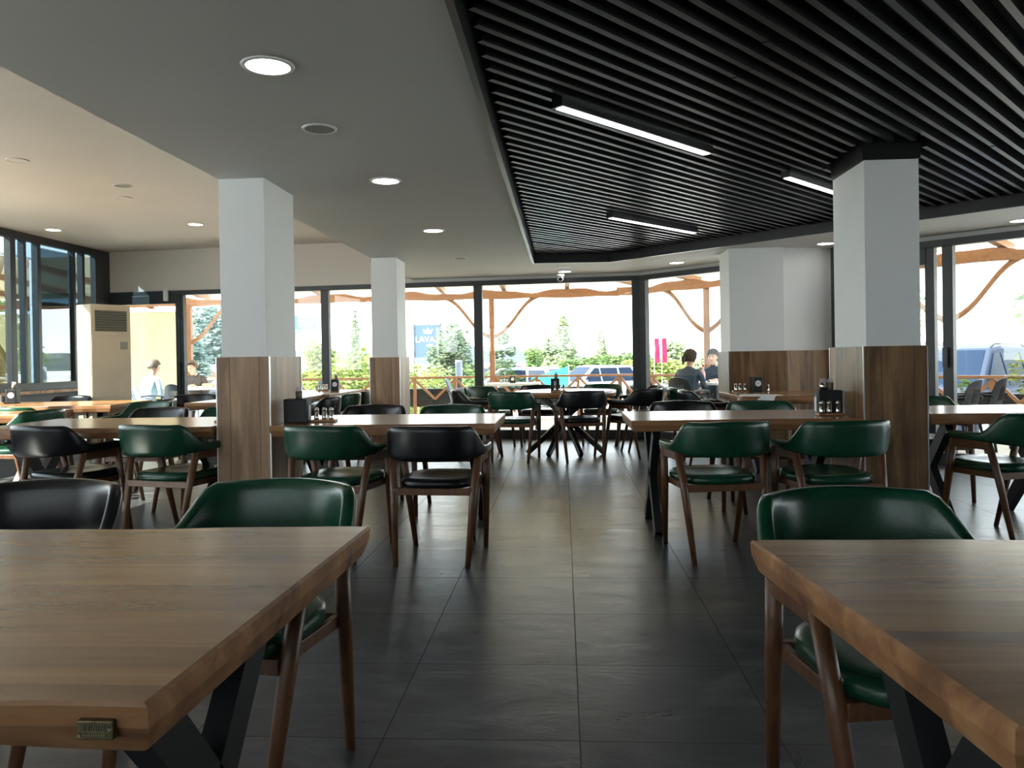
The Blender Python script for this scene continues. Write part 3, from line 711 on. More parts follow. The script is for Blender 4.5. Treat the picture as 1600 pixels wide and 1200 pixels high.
for i in range(12): g.box(-.06, .12, -D/2-.007, -D/2-.003, .14+i*.045, .145+i*.045)
g.box(-.066, -.06, -D/2-.008, -D/2-.003, .10, .70); g.box(.12, .126, -D/2-.008, -D/2-.003, .10, .70)
g.build('grille_bars', M['cream'], ac)
MB().tube([(-.03, -D/2-.01, .70), (.03, -D/2-.035, .715), (.09, -D/2-.01, .70)], .007, 8).build('handle', M['dark'], ac)
sh = MB().box(-.035, .035, -.02, .02, 0, .17).build('sensor_box', M['white'], None, bevel=.004, loc=(-6.1, 11.78, 2.14)); tag(sh, 'small white box fixed to the window head above the air conditioner', 'sensor')

# ================================================================== outside
GZ = -.55
struct(MB().box(-60, 80, -20, 160, GZ-.2, GZ).build('ground', M['ground']))
# terrace deck between glazing and fence
CF = Vector((1.1, 15.5)); FA = Vector((-16, 15.9)); FB = Vector((8.6, 8.02))
struct(MB().prism([(XL-.1, A0.y+.1), (A1.x, A1.y+.12), (XR+.1, onB(XR)+.1), (FB.x+.3, FB.y+.3), (CF.x+.2, CF.y+.3), (FA.x, FA.y+.3), (FA.x, 9.0), (XL-.1, 9.0)], GZ, -.03).build('terrace_floor', M['deck']))
def wavy_beam(name, a, b, z0, z1, m, parent, wid=.12, amp=.035, seed=0, wl=1.6):
    a = Vector(a); b = Vector(b); L = (b-a).length; d = (b-a)/L; nn = Vector((-d.y, d.x))*wid/2; n = max(4, int(L/.12)); mb = MB(); vv = []
    for i in range(n+1):
        s_ = L*i/n; p = a+d*s_; top = z1 + amp*sin(s_*2*pi/wl+seed) + amp*.4*sin(s_*2*pi/(wl*.43)+seed*2); bt = z0 + amp*.25*sin(s_*2*pi/(wl*.8)+seed)
        vv += [(*(p-nn), bt), (*(p+nn), bt), (*(p+nn), top), (*(p-nn), top)]
    ff = [(4*i+j, 4*i+(j+1) % 4, 4*(i+1)+(j+1) % 4, 4*(i+1)+j) for i in range(n) for j in range(4)] + [(3, 2, 1, 0), (4*n, 4*n+1, 4*n+2, 4*n+3)]
    mb.add(vv, ff); return mb.build(name, m, parent)
pg = empty('pergola', (0, 0, 0), 0, 'orange stained timber pergola with wavy beams and cream roof over the terrace outside', 'pergola')
pg.location = (CF.x, CF.y, 0)
off = Vector((CF.x, CF.y))
wavy_beam('beam', FA-off, Vector((0, 0)), 2.35, 2.49, M['pine'], pg, seed=1.0)
wavy_beam('beam', Vector((0, 0)), FB-off, 2.35, 2.50, M['pine'], pg, seed=2.0)
dA = (CF-FA).normalized(); dB = (FB-CF).normalized()
def post(p, dirs):
    q = p-off
    MB().box(q.x-.052, q.x+.052, q.y-.052, q.y+.052, -.03, 2.44).build('post', M['pinez'], pg, bevel=.008)
    for d in dirs:
        pts = []; rs = []
        for i in range(13):
            t_ = i/12; s_ = .05 + .88*t_; z = 1.60 + .80*(t_**1.0) - .06*sin(t_*pi*2)
            pts.append((q.x+d.x*s_, q.y+d.y*s_, z)); rs.append(.046-.012*sin(t_*pi)+.018*max(0, t_-.8)*5*.4)
        MB().tube(pts, rs, 6, sq=.8).build('brace', M['pine'], pg)
post(FA+dA*(-7.65-FA.x)/dA.x, [dA, -dA]); post(FA+dA*(-1.40-FA.x)/dA.x, [dA, -dA]); post(FA+dA*(-13.6-FA.x)/dA.x, [dA])
post(CF+dB*(2.53-CF.x)/dB.x, [dB, -dB]); post(CF+dB*(5.33-CF.x)/dB.x, [dB, -dB]); post(CF+dB*(8.2-CF.x)/dB.x, [-dB])
def rafter(p, q, z0=2.50, z1=2.80):
    a = p-off; b = q-off; MB().beam((a.x, a.y, z0+.04), (b.x, b.y, z1+.04), .09, .10).build('rafter', M['pine'], pg)
x = -14.9
while x < .9:
    p = FA+dA*((x-FA.x)/dA.x) + Vector((0, .35)); rafter(p, Vector((x, max(onA(x), 8)+.38))) if x > XL else rafter(p, Vector((x, 12.2))); x += 1.25
nB = Vector((-.707, -.707))
s_ = .4
while s_ < (FB-CF).length:
    p = CF+dB*s_ - nB*.35; rafter(p, p + nB*(3.15)); s_ += 1.25
def roof(poly, zs, name='roof_cloth'):
    mb = MB(); n = len(poly); mb.add([(p[0]-off.x, p[1]-off.y, z) for p, z in zip(poly, zs)] + [(p[0]-off.x, p[1]-off.y, z+.02) for p, z in zip(poly, zs)],
        [tuple(range(n)), tuple(range(2*n-1, n-1, -1))] + [(i, (i+1) % n, n+(i+1) % n, n+i) for i in range(n)]); mb.build(name, M['canopy'], pg)
ha, hb = 2.60, 2.92
roof([(-16, 16.3), (CF.x+.1, 15.95), (A1.x+.15, A1.y+.32), (XL, A0.y+.3), (-16, 12.5)], [ha, ha, hb, hb, hb])
roof([(CF.x+.1, 15.95), (FB.x+.3, FB.y+.4), (B1.x+.4, B1.y+.3), (A1.x+.15, A1.y+.32)], [ha, ha, hb, hb])

# fence --------------------------------------------------------------------
def fence(a, b, label, zt=.83):
    a = Vector(a); b = Vector(b); L = (b-a).length; d = (b-a)/L
    t = empty('terrace_fence', (a.x, a.y, 0), math.atan2(d.y, d.x), label, 'fence')
    MB().box(0, L, -.045, .045, zt-.045, zt).build('top_rail', M['pine'], t, bevel=.006)
    n = int(L/.80); w_ = L/n
    for i in range(n+1): MB().box(i*w_-.03, i*w_+.03, -.03, .03, -.03, zt-.045).build('fence_post', M['pinez'], t)
    for i in range(n):
        x0 = i*w_+.03; g = MB(); c = x0+w_/2-.03
        if i % 3 != 1:
            g.beam((x0, 0, zt-.07), (c-.06, .0, zt-.40), .035, .045); g.beam((x0+w_-.06, 0, zt-.07), (c+.10, 0, zt-.32), .035, .045)
            g.beam((c-.22, -.02, zt-.52), (c, -.02, zt-.27), .035, .045); g.beam((c+.22, -.02, zt-.52), (c, -.02, zt-.27), .035, .045)
            g.beam((c-.22, -.02, zt-.52), (c-.02, -.02, zt-.72), .035, .045); g.beam((c+.22, -.02, zt-.52), (c+.02, -.02, zt-.72), .035, .045)
        else:
            g.beam((x0, 0, zt-.09), (c, 0, zt-.45), .035, .045); g.beam((x0+w_-.06, 0, zt-.09), (c, 0, zt-.45), .035, .045)
        g.build('bracing', M['pine'], t)
    return t
fence(FA, CF, 'orange timber terrace fence with diamond bracing beyond the long window wall')
fence(CF, FB, 'orange timber terrace fence with diamond bracing beyond the angled windows')
def leafcloud(blobs, n, size, rn, mb=None):
    """blobs: (x, y, z, rx, ry, rz); leaves lie mostly near each blob's skin"""
    mb = mb or MB(); tot = sum(b[3]*b[5] for b in blobs)
    for b in blobs:
        for _ in range(int(n*b[3]*b[5]/tot)+1):
            v = Vector((rn.gauss(0, 1), rn.gauss(0, 1), rn.gauss(0, 1))).normalized(); rr = rn.random()**.35
            rr *= 1+.12*sin(v.x*5+b[0])*sin(v.z*6+b[2])
            p = Vector((b[0]+v.x*rr*b[3], b[1]+v.y*rr*b[4], b[2]+v.z*rr*b[5]))
            s_ = size*(.6+.8*rn.random()); q = Matrix.Rotation(rn.random()*6.28, 3, 'Z') @ Matrix.Rotation(rn.random()*3.14, 3, 'X')
            a = q @ Vector((s_, 0, 0)); c = q @ Vector((0, s_*.42, 0))
            mb.add([p-a, p-c*1.0, p+a, p+c], [(0, 1, 2, 3)])
    return mb
ORD = 'first second third fourth fifth sixth seventh eighth ninth'.split()
def planters(a, b, n, label, shrub):
    a = Vector(a); b = Vector(b); d = (b-a).normalized(); L = (b-a).length/n; ang = math.atan2(d.y, d.x); nn = Vector((-d.y, d.x))
    for i in range(n):
        p = a + d*L*i + nn*.32
        t = empty('planter_box', (p.x, p.y, 0), ang, label % ORD[i], 'planter', 'black planter boxes along the fence')
        MB().box(.02, L-.02, -.15, .15, .22, .58).build('trough', M['planter'], t)
        for xx in (.1, L-.14): MB().box(xx, xx+.04, -.12, .12, GZ+.0, .22).build('leg', M['planter'], t)
planters(FA+dA*7.8, CF, 5, 'black planter box outside the long terrace fence, %s from the left of the five', None)
planters(CF, FB, 6, 'black planter box outside the angled right fence, %s from the fence corner', None)
ytm = Vector((-.2, .9))
def plant(x, y, z, blobs, n, size, m, label, cat='plant', seed=1, trunk=None, name='leafy_plant', group=None):
    rn = random.Random(seed); t = empty(name, (x, y, z), 0, label, cat, group)
    leafcloud(blobs, n, size, rn).build('foliage', LEAF[m], t)
    g = MB(); h, r0 = trunk or (.4, .02)
    g.tube([(0, 0, 0), (r0*.6, 0, h*.5), (0, r0, h)], [r0, r0*.8, r0*.5], 7)
    for k_ in range(4 if trunk else 3):
        b = blobs[k_ % len(blobs)]; g.tube([(0, r0, h*.8), (b[0]*.6, b[1]*.6, (h+b[2])/2), (b[0], b[1], b[2])], [r0*.5, r0*.3, r0*.12], 6)
    g.build('trunk' if trunk else 'stems', M['bark'], t); return t
plant(6.35, 10.65, .55, [(-.45, 0, .35, .12, .12, .22), (-.28, 0, .12, .2, .15, .12), (.05, 0, .2, .22, .15, .16), (.35, 0, .28, .2, .15, .22), (.75, -.6, .15, .3, .3, .2), (.1, 0, -.1, .4, .15, .12)], 620, .045, 'yellow', 'yellow green bush with long shoots growing over the right fence', seed=4)
plant(5.62, 11.42, .55, [(0, 0, .12, .11, .1, .10), (0, 0, -.02, .1, .1, .06)], 60, .045, 'green', 'small leafy seedling in the planter left of the yellow green bush', seed=5, trunk=(.06, .006))
plant(-1.15, 15.95, .5, [(0, 0, .25, .28, .2, .3), (.3, 0, .1, .2, .2, .2)], 260, .05, 'green', 'bright leafy plant right of the middle pergola post', seed=6)

# trees ---------------------------------------------------------------------
TG = 'trees and bushes beyond the terrace'
def tree(px, Y, ztop, width, m, label, seed, style='round', n=1500, size=.11):
    n = int(n*2.0); size *= 1.15; ztop = GZ+(ztop-GZ)*1.07
    """placed at its real distance Y with its crown top at ztop and a crown `width` metres across"""
    x = (px-880)/1235*Y; rn = random.Random(seed); H = ztop-GZ; w_ = width/2; bl = []
    if style == 'round':
        for _ in range(9):
            a = rn.random()*6.28; rr = w_*.55*rn.random()**.5; zz = H*(.40+.42*rn.random()); s_ = w_*(.38+.2*rn.random())
            bl.append((cos(a)*rr, sin(a)*rr, zz, s_, s_, s_*.85))
        bl.append((0, 0, H-w_*.45, w_*.5, w_*.5, w_*.45))
    elif style == 'bush':
        for _ in range(10):
            xx = (rn.random()*2-1)*w_*.8; s_ = H*.28+.2*rn.random(); bl.append((xx, rn.random()*.6-.3, H*(.2+.55*rn.random()*(1-abs(xx)/w_*.5)), s_*1.1, s_, s_))
    else:
        for i in range(7): zz = H*(.15+.8*i/6); s_ = w_*(1-.75*(i/6)**1.5); bl.append(((rn.random()-.5)*w_*.3, 0, zz, s_, s_, H*.11))
    return plant(x, Y, GZ, bl, n, size, m, label, 'tree', seed, trunk=(H*.45, .05+.012*H), name='tree', group=TG)
TR = [
 (330, 34, 3.6, 3.6, 'blue', 'tall hazy blue green tree right of the seated man, left of the near column', 'round', 2200, .12),
 (283, 26.5, 2.0, 1.6, 'blue', 'hazy tree behind the left door frame', 'round', 700, .10),
 (483, 26, 1.75, 1.5, 'yellow', 'yellow green rounded tree just right of the near left column', 'round', 1500, .075),
 (548, 24, 2.45, .62, 'green', 'narrow green tree shape standing in for a reflection above the bushes left of the far left column', 'cone', 800, .06),  # added tree shape in place of a reflection in the glass
 (535, 22, 1.35, 2.6, 'yellow', 'yellow green bushes left of the far left column', 'bush', 1900, .065),
 (505, 27, 1.45, 2.4, 'green', 'fresh green bushes directly behind the left window post', 'bush', 1500, .08),
 (575, 25, 1.6, 1.8, 'yellow', 'yellow green bush filling the gap left of the far left column', 'bush', 1300, .07),
 (685, 30, 1.5, 3.4, 'yellow', 'broad yellow green bushes behind the grey bollard', 'bush', 2000, .08),
 (1020, 50, 1.4, 4.0, 'yellow', 'sunny bushes below the red banners', 'bush', 1400, .13),
 (600, 27, 1.7, 2.0, 'green', 'green tree partly hidden by the far left column', 'round', 900, .08),
 (652, 21, 1.25, 1.3, 'yellow', 'yellow green bush below the dark roadside sign', 'bush', 1100, .06),
 (705, 25, 2.15, 2.0, 'olive', 'large silver green olive tree left of the middle window post', 'round', 3400, .065),
 (735, 20.5, 1.3, .7, 'green', 'grassy green shrub directly left of the middle window post', 'bush', 700, .06),
 (786, 27, 1.9, 1.0, 'olive', 'silver green tree right of the pergola post', 'round', 1300, .065),
 (800, 37, 1.15, 2.2, 'yellow', 'low yellow green bush behind the parked cars', 'bush', 800, .06),
 (832, 40, 1.65, 1.6, 'green', 'small round green tree above the silver car', 'round', 1000, .09),
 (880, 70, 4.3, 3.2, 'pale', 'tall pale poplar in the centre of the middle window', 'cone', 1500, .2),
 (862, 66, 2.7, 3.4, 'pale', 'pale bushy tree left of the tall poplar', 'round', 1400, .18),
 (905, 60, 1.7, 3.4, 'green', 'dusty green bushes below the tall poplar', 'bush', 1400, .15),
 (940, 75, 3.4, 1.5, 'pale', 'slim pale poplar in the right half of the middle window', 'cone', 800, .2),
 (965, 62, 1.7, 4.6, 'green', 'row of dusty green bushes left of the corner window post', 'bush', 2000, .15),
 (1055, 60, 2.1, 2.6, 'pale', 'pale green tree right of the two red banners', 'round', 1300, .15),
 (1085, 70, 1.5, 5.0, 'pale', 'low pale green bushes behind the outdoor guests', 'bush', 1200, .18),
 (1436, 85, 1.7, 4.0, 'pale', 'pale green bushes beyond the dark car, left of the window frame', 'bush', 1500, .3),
 (-30, 30, 4.2, 5.0, 'green', 'green tree beyond the left window wall', 'round', 1500, .15),
]
for i, (px, Y, zt, wd, m, lb, st, n, sz) in enumerate(TR): tree(px, Y, zt, wd, m, lb, 30+i, st, n, sz)
# trees right of the building, mirrored in the tinted left windows
for i, (x, y, zt, wd) in enumerate([(12, 34, 3.4, 6), (20, 30, 3.8, 7), (27, 22, 4.0, 7), (30, 40, 4.0, 8), (38, 46, 3.6, 8)]):
    tree(880+x/y*1235, y, zt, wd, 'green', 'green tree beyond the right side of the terrace, %s of its row' % ['leftmost', 'second', 'nearest and rightmost', 'middle one', 'farthest'][i], 80+i, 'round', 1200, .2)
# low hedge and the pale slope
hd = empty('hedge', (-9.3, 11.0, GZ), 0, 'low yellow green hedge below the beige curtain outside the left window', 'hedge')
leafcloud([(dx, dy, .95, .45, .5, .42) for dx, dy in [(0, -1.6), (.1, -.9), (0, -.2), (-.1, .5), (0, 1.2), (0, 1.9)]], 1700, .05, random.Random(9)).build('foliage', LEAF['yellow'], hd)
g = MB(); [g.tube([(0, yy, 0), (.02, yy, .9)], .03, 6) for yy in (-1.4, -.4, .6, 1.6)]; g.build('stems', M['bark'], hd)
# distant hills
def hill(x0, x1, y, h, sd_, m, name='hills'):
    n = 60; rn = random.Random(sd_); ph = [rn.random()*6 for _ in range(4)]; vv = []
    for i in range(n+1):
        t_ = i/n; x = x0+(x1-x0)*t_; z = h*(.55+.25*sin(t_*7+ph[0])+.12*sin(t_*17+ph[1])+.05*sin(t_*41+ph[2]))*sin(pi*min(1, t_*4, (1-t_)*4)*.5)
        vv += [(x, y-60, GZ), (x, y, GZ+z), (x, y+90, GZ)]
    ff = [(3*i+j, 3*i+3+j, 3*i+4+j, 3*i+1+j) for i in range(n) for j in (0, 1)]
    mb = MB(); mb.add(vv, ff); return struct(mb.build(name, m, smooth=True))
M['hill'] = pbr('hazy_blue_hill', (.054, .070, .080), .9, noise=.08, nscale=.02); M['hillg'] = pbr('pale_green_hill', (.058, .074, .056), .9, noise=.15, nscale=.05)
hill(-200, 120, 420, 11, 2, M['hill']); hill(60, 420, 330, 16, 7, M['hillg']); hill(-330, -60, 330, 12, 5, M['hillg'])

# signs ---------------------------------------------------------------------
M['signblue'] = pbr('slate_blue_sign', (.035, .065, .11), .6, noise=.05); M['turq'] = pbr('turquoise_sign', (.05, .34, .33), .6, noise=.03)
M['signwhite'] = pbr('sign_white', (.9, .9, .9), .6, noise=.02); M['redflag'] = cloth_trans('red_banner', (.72, .03, .09), (.72, .03, .10), .35)
sg = empty('roadside_sign', (-9.35, 54, GZ), R(6), 'dark slate blue roadside board with white crown and letters LAVA behind the olive tree', 'sign')
MB().box(-.95, .95, -.06, .06, 1.9, 4.15).build('board', M['signblue'], sg)
for x in (-.93, .93): MB().box(x-.04, x+.04, -.1, 0, 0, 4.3).build('mast', M['frame'], sg)
text_obj('lettering', 'LAVA', .56, M['signwhite'], sg, (-.84, -.08, 3.12), (R(90), 0, 0), .004, 'LEFT')
text_obj('small_lettering', 'CAFE', .2, M['signwhite'], sg, (.15, -.08, 2.72), (R(90), 0, 0), .004)
g = MB(); g.prism([(-.28, .0), (.22, .0), (.32, .30), (.10, .16), (-.03, .42), (-.16, .16), (-.38, .30)], 0, .02); c = g.build('crown_emblem', M['signwhite'], sg, loc=(.08, -.07, 3.55)); c.rotation_euler.x = R(90)
s2 = empty('roadside_sign', (-18.9, 57, GZ), R(8), 'turquoise roadside board with white letters ED right of the near left column', 'sign')
MB().box(-1.6, .75, -.06, .06, 3.85, 5.15).build('board', M['turq'], s2); MB().box(-.5, -.4, -.1, 0, 0, 4.2).build('mast', M['frame'], s2)
text_obj('lettering', 'ED', 1.0, M['signwhite'], s2, (.66, -.08, 4.68), (R(90), 0, 0), .004, 'RIGHT')
g = MB()
for i in range(11): g.box(-1.4+i*.19, -1.4+i*.19+.12, -.08, -.06, 3.95, 4.1)
g.build('small_lettering', M['signwhite'], s2)
for i, (px, lb) in enumerate(((1025.5, 'left one of two vertical red banners seen through the angled window'), (1037, 'right one of two vertical red banners seen through the angled window'))):
    Y = 44; x = (px-880)/1235*Y
    t = empty('vertical_banner', (x, Y, GZ), R(10), lb, 'banner')
    g = MB(); n = 8; vv = []
    for k_ in range(n+1):
        z = 1.35+1.35*k_/n; o_ = .03*sin(k_*1.1+i); vv += [(-.13+.02*(1-k_/n), o_, z), (.14+.03*(1-k_/n), o_+.02, z)]
    g.add(vv+[(a, b+.01, c) for a, b, c in vv], [(2*k_, 2*k_+1, 2*k_+3, 2*k_+2) for k_ in range(n)] + [(2*n+4+2*k_-2, 2*n+4+2*k_, 2*n+4+2*k_+1, 2*n+4+2*k_-1) for k_ in range(n)])
    g.build('cloth', M['redflag'], t); MB().tube([(-.15, .02, 0), (-.15, .02, 2.75)], .02, 8).build('pole', M['trim'], t)
# cars ----------------------------------------------------------------------
M['silver'] = pbr('silver_blue_car_paint', (.034, .043, .066), .45, 0, .06, noise=.02); M['carwhite'] = pbr('white_car_paint', (.45, .47, .49), .3, noise=.02, coat=.3)
M['cargrey'] = pbr('light_blue_car_paint', (.22, .30, .36), .3, noise=.02, coat=.3); M['carred'] = pbr('dark_red_car_paint', (.10, .02, .025), .3, noise=.02, coat=.3)
M['carglass'] = pbr('car_window', (.010, .018, .036), .25, noise=.02, spec=.08); M['tyre'] = pbr('tyre', (.02, .02, .02), .8); M['seatc'] = pbr('car_seat', (.55, .58, .62), .7)
def car(x, y, rot, L, W, H, m, label, rails=False):
    t = empty('parked_car', (x, y, GZ), R(rot), label, 'car'); hl = L/2
    belt = H*.56
    def sect(xs, zb, zt, wb, wt): return [(xs, -wb, zb), (xs, wb, zb), (xs, wt, zt), (xs, -wt, zt)]
    def loft(ss, nm, mm, bev=.05):
        g = MB(); vv = []; [vv.extend(s__) for s__ in ss]; k_ = len(ss)
        g.add(vv, [(4*i+j, 4*i+(j+1) % 4, 4*i+4+(j+1) % 4, 4*i+4+j) for i in range(k_-1) for j in range(4)]+[(3, 2, 1, 0), (4*k_-4, 4*k_-3, 4*k_-2, 4*k_-1)])
        return g.build(nm, mm, t, smooth=False, bevel=bev)
    w = W/2
    body = loft([sect(-hl, .32, belt*.86, w*.86, w*.80), sect(-hl*.92, .24, belt, w*.97, w*.9), sect(-hl*.3, .22, belt*1.02, w, w*.93), sect(hl*.42, .22, belt*.98, w, w*.93), sect(hl*.85, .24, belt*.84, w*.97, w*.86), sect(hl, .32, belt*.66, w*.84, w*.74)], 'body', m, .06)
    cab = loft([sect(-hl*.90, belt*.95, belt*1.02, w*.84, w*.82), sect(-hl*.68, belt*.95, H*.985, w*.88, w*.68), sect(-hl*.1, belt*.95, H, w*.9, w*.70), sect(hl*.14, belt*.95, H*.98, w*.9, w*.68), sect(hl*.50, belt*.9, belt*.99, w*.88, w*.80)], 'cabin', m, .04)
    g = MB()   # windscreen, rear window
    def quadp(ps, nm):
        g = MB(); ps = [Vector(p) for p in ps]; nrm = (ps[1]-ps[0]).cross(ps[3]-ps[0]).normalized()*.012
        g.add(ps+[p+nrm for p in ps]+[p-nrm for p in ps], [(4, 5, 6, 7), (11, 10, 9, 8)]+[(4+i, 8+i, 8+(i+1) % 4, 4+(i+1) % 4) for i in range(4)]); return g.build(nm, M['carglass'], t)
    quadp([(hl*.475, -w*.74, belt*1.03), (hl*.475, w*.74, belt*1.03), (hl*.165, w*.60, H*.955), (hl*.165, -w*.60, H*.955)], 'windscreen')
    quadp([(-hl*.88, -w*.7, belt*1.08), (-hl*.70, -w*.6, H*.94), (-hl*.70, w*.6, H*.94), (-hl*.88, w*.7, belt*1.08)], 'rear_window')
    for s_ in (-1, 1):
        def sy(z): return s_*(w*.895-(w*.205)*(z-belt*.95)/(H-belt*.95)+.012)
        za, zb = belt*1.04, H*.93
        for x0, x1, x0t, x1t in ((.02, .40, .04, .13), (-.36, -.01, -.34, .01), (-.78, -.40, -.64, -.38)):
            g = MB(); p = [(hl*x0, sy(za), za), (hl*x1, sy(za), za), (hl*x1t, sy(zb), zb), (hl*x0t, sy(zb), zb)]; q = [(a, b-s_*.02, c) for a, b, c in p]
            g.add(p+q, [(0, 1, 2, 3), (7, 6, 5, 4), (0, 4, 5, 1), (1, 5, 6, 2), (2, 6, 7, 3), (3, 7, 4, 0)]); g.build('side_window', M['carglass'], t)
        MB().box(hl*.36, hl*.41, s_*w*.95-.02, s_*w*1.12, belt*1.0, belt*1.13).build('mirror', m, t, bevel=.02)
        for xx in (hl*.62, -hl*.62):
            o = MB().lathe([(.30, -.1), (.335, -.07), (.335, .07), (.30, .1)], 24).build('wheel', M['tyre'], t, loc=(xx, s_*w*.88, .335)); o.rotation_euler.x = R(90)
            MB().lathe([(.2, -.105), (.2, .105)], 16).build('rim', M['trim'], o)
        MB().box(hl*.90, hl*.965, s_*w*.62-.14, s_*w*.62+.14, belt*.60, belt*.74).build('headlight', M['signwhite'], t, bevel=.02)
        if rails: MB().tube([(-hl*.62, s_*w*.64, H*.98), (-hl*.5, s_*w*.64, H+.045), (hl*.02, s_*w*.64, H+.05), (hl*.12, s_*w*.64, H*.98)], .018, 8).build('roof_rail', M['dark'], t, smooth=True)
    return t
car(7.85, 16.1, -138, 4.8, 1.95, 1.80, M['silver'], 'blue grey estate car with roof rails parked beyond the right fence', True)
car(1.05, 29.5, -150, 4.1, 1.7, 1.42, M['carwhite'], 'white car parked beyond the fence in the middle window')
car(-1.7, 27.0, 160, 4.2, 1.7, 1.42, M['cargrey'], 'pale blue car parked beyond the fence, right of the pergola post')
car(-2.9, 33.0, 120, 4.1, 1.7, 1.45, M['carred'], 'dark red car half hidden behind the pale blue car')
tp = empty('tarpaulin', (-.45, 24.5, GZ), 0, 'bright turquoise tarpaulin stretched beside the white car', 'tarpaulin')
M['tarp'] = cloth_trans('turquoise_tarp', (.06, .62, .60), (.06, .6, .58), .4)
g = MB(); g.add([(-.55, 0, 1.10), (.62, .1, 1.45), (.62, .1, .45), (-.45, 0, .95), (-.55, .02, 1.10), (.62, .12, 1.45), (.62, .12, .45), (-.45, .02, .95)], [(0, 1, 2, 3), (7, 6, 5, 4)]); g.build('sheet', M['tarp'], tp)
MB().tube([(.62, .1, 0), (.62, .1, 1.5)], .02, 8).build('pole', M['trim'], tp)
bl = empty('bollard_light', (-2.32, 17.4, GZ), 0, 'grey cylindrical lamp bollard before the olive tree', 'lamp post')
MB().lathe([(.07, 0), (.07, 1.3)], 16).build('post', M['frame'], bl); MB().lathe([(.075, 1.3), (.078, 1.32), (.078, 1.68), (.07, 1.70)], 20).build('head', pbr('blue_grey_metal', (.30, .34, .42), .5), bl, smooth=False)
# outbuilding behind the seated man
ob = empty('shed', (-13.6, 30.0, GZ), 0, 'small brown wooden shed with white window beyond the seated man', 'shed')
MB().box(-.6, 1.7, 0, 1.6, 0, 1.42).build('wall', wood('shed_boards', [(.3, (.20, .09, .06)), (.7, (.38, .19, .13))], 'Z', .15, 'X'), ob)
g = MB(); g.prism([(-.8, 0), (1.9, 0), (1.9, .1), (-.8, .25)], -.2, 1.8); o = g.build('roof', M['signwhite'], ob, loc=(0, 1.6, 1.42)); o.rotation_euler.x = R(90)
MB().box(.05, .45, -.03, 0, .45, 1.1).build('window', M['signwhite'], ob)
bn = empty('waste_bin', (-8.9, 20.5, GZ), 0, 'green waste bin behind the seated man', 'bin')
MB().lathe([(.16, 0), (.2, 1.3), (.2, 1.36), (.12, 1.42)], 16).build('body', pbr('green_bin', (.03, .30, .20), .5), bn)
# cream wind screen with faint print, seen through the left door
ws = empty('wind_screen', (-9.15, 15.35, 0), R(3), 'pale cream wind screen with a small faint bull emblem behind the left glass door', 'screen')
g = MB(); n = 40; vv = []
for i in range(n+1):
    x = -2.6+4.0*i/n; y = .02*sin(i*.9)
    vv += [(x, y, .45), (x, y, 2.24)]
g.add(vv+[(a, b+.01, c) for a, b, c in vv], [(2*i, 2*i+2, 2*i+3, 2*i+1) for i in range(n)]+[(2*n+2+2*i, 2*n+3+2*i, 2*n+5+2*i, 2*n+4+2*i) for i in range(n)])
g.build('cloth', M['screen'], ws, smooth=True)
MB().box(1.4, 1.45, -.03, .03, -.03, 2.4).build('pole', M['trim'], ws); MB().box(-2.65, 1.45, -.03, .03, 2.22, 2.28).build('top_bar', M['trim'], ws); MB().box(-2.65, 1.45, -.04, .04, .36, .46).build('bottom_bar', M['planter'], ws)
g = MB(); g.prism([(-.07, .0), (-.065, -.05), (-.05, -.05), (-.045, -.01), (.05, -.01), (.055, -.05), (.07, -.05), (.075, .03), (.02, .045), (-.05, .04), (-.09, .075), (-.10, .05)], 0, .004)
o = g.build('bull_emblem', M['slate'], ws, loc=(.36, -.035, 1.63)); o.rotation_euler.x = R(90)
g = MB(); rn = random.Random(8)
for i in range(8): xx = .22+i*.037; g.box(xx, xx+.004, -.035, -.03, 1.50, 1.545); g.box(xx, xx+.02, -.035, -.03, rn.choice([1.50, 1.52, 1.54]), rn.choice([1.505, 1.525, 1.545])+.002)
g.box(.22, .52, -.035, -.03, 1.465, 1.468); g.build('print_line', M['grille'], ws)
# beige curtain outside the left wall
ct = empty('curtain', (-8.25, 10.9, 0), R(88), 'beige curtain gathered outside the left window', 'curtain')
g = MB(); n = 60; m_ = 14; vv = []
for j in range(m_+1):
    z = .35+2.45*j/m_; gather = 1-.35*math.exp(-((z-1.9)/.6)**2)
    for i in range(n+1):
        s_ = i/n; vv.append(((-1.1+1.5*s_*gather)+.18*(1-z/2.8), .055*sin(s_*34+.6*sin(z*1.4)), z))
g.add(vv, [(j*(n+1)+i, j*(n+1)+i+1, (j+1)*(n+1)+i+1, (j+1)*(n+1)+i) for j in range(m_) for i in range(n)])
o = g.build('cloth', M['curtain'], ct, smooth=True); md = o.modifiers.new('thick', 'SOLIDIFY'); md.thickness = .006
MB().tube([(-1.3, 0, 2.84), (.9, 0, 2.84)], .02, 10).build('rail', M['trim'], ct)
for xx in (-1.25, .85): MB().box(xx-.03, xx+.03, -.03, .03, -.55, 2.86).build('post', M['trim'], ct)
# outdoor tables and chairs --------------------------------------------------
def outdoor_table(x, y, rz, label, W=.9, D=.8, top=None):
    t = empty('terrace_table', (x, y, -.03), rz, label, 'table')
    MB().box(-W/2, W/2, -D/2, D/2, .735, .775).build('tabletop', top or M['signwhite'], t, bevel=.006)
    for sx_ in (-1, 1):
        for sy in (-1, 1): MB().box(sx_*(W/2-.06)-.02, sx_*(W/2-.06)+.02, sy*(D/2-.06)-.02, sy*(D/2-.06)+.02, 0, .735).build('leg', M['dark'], t)
    return t
outdoor_table(-.90, 13.45, 0, 'white topped terrace table right of the pergola post, with a small holder on it', 1.0, .8)
outdoor_table(2.20, 12.68, R(-36), 'white topped terrace table before the outdoor guests', .9, .8)
outdoor_table(-6.35, 13.75, R(4), 'terrace table with papers in front of the seated man', 1.5, .8)
outdoor_table(4.0, 10.45, R(-45), 'white topped terrace table beside the two black plastic chairs', .9, .8)
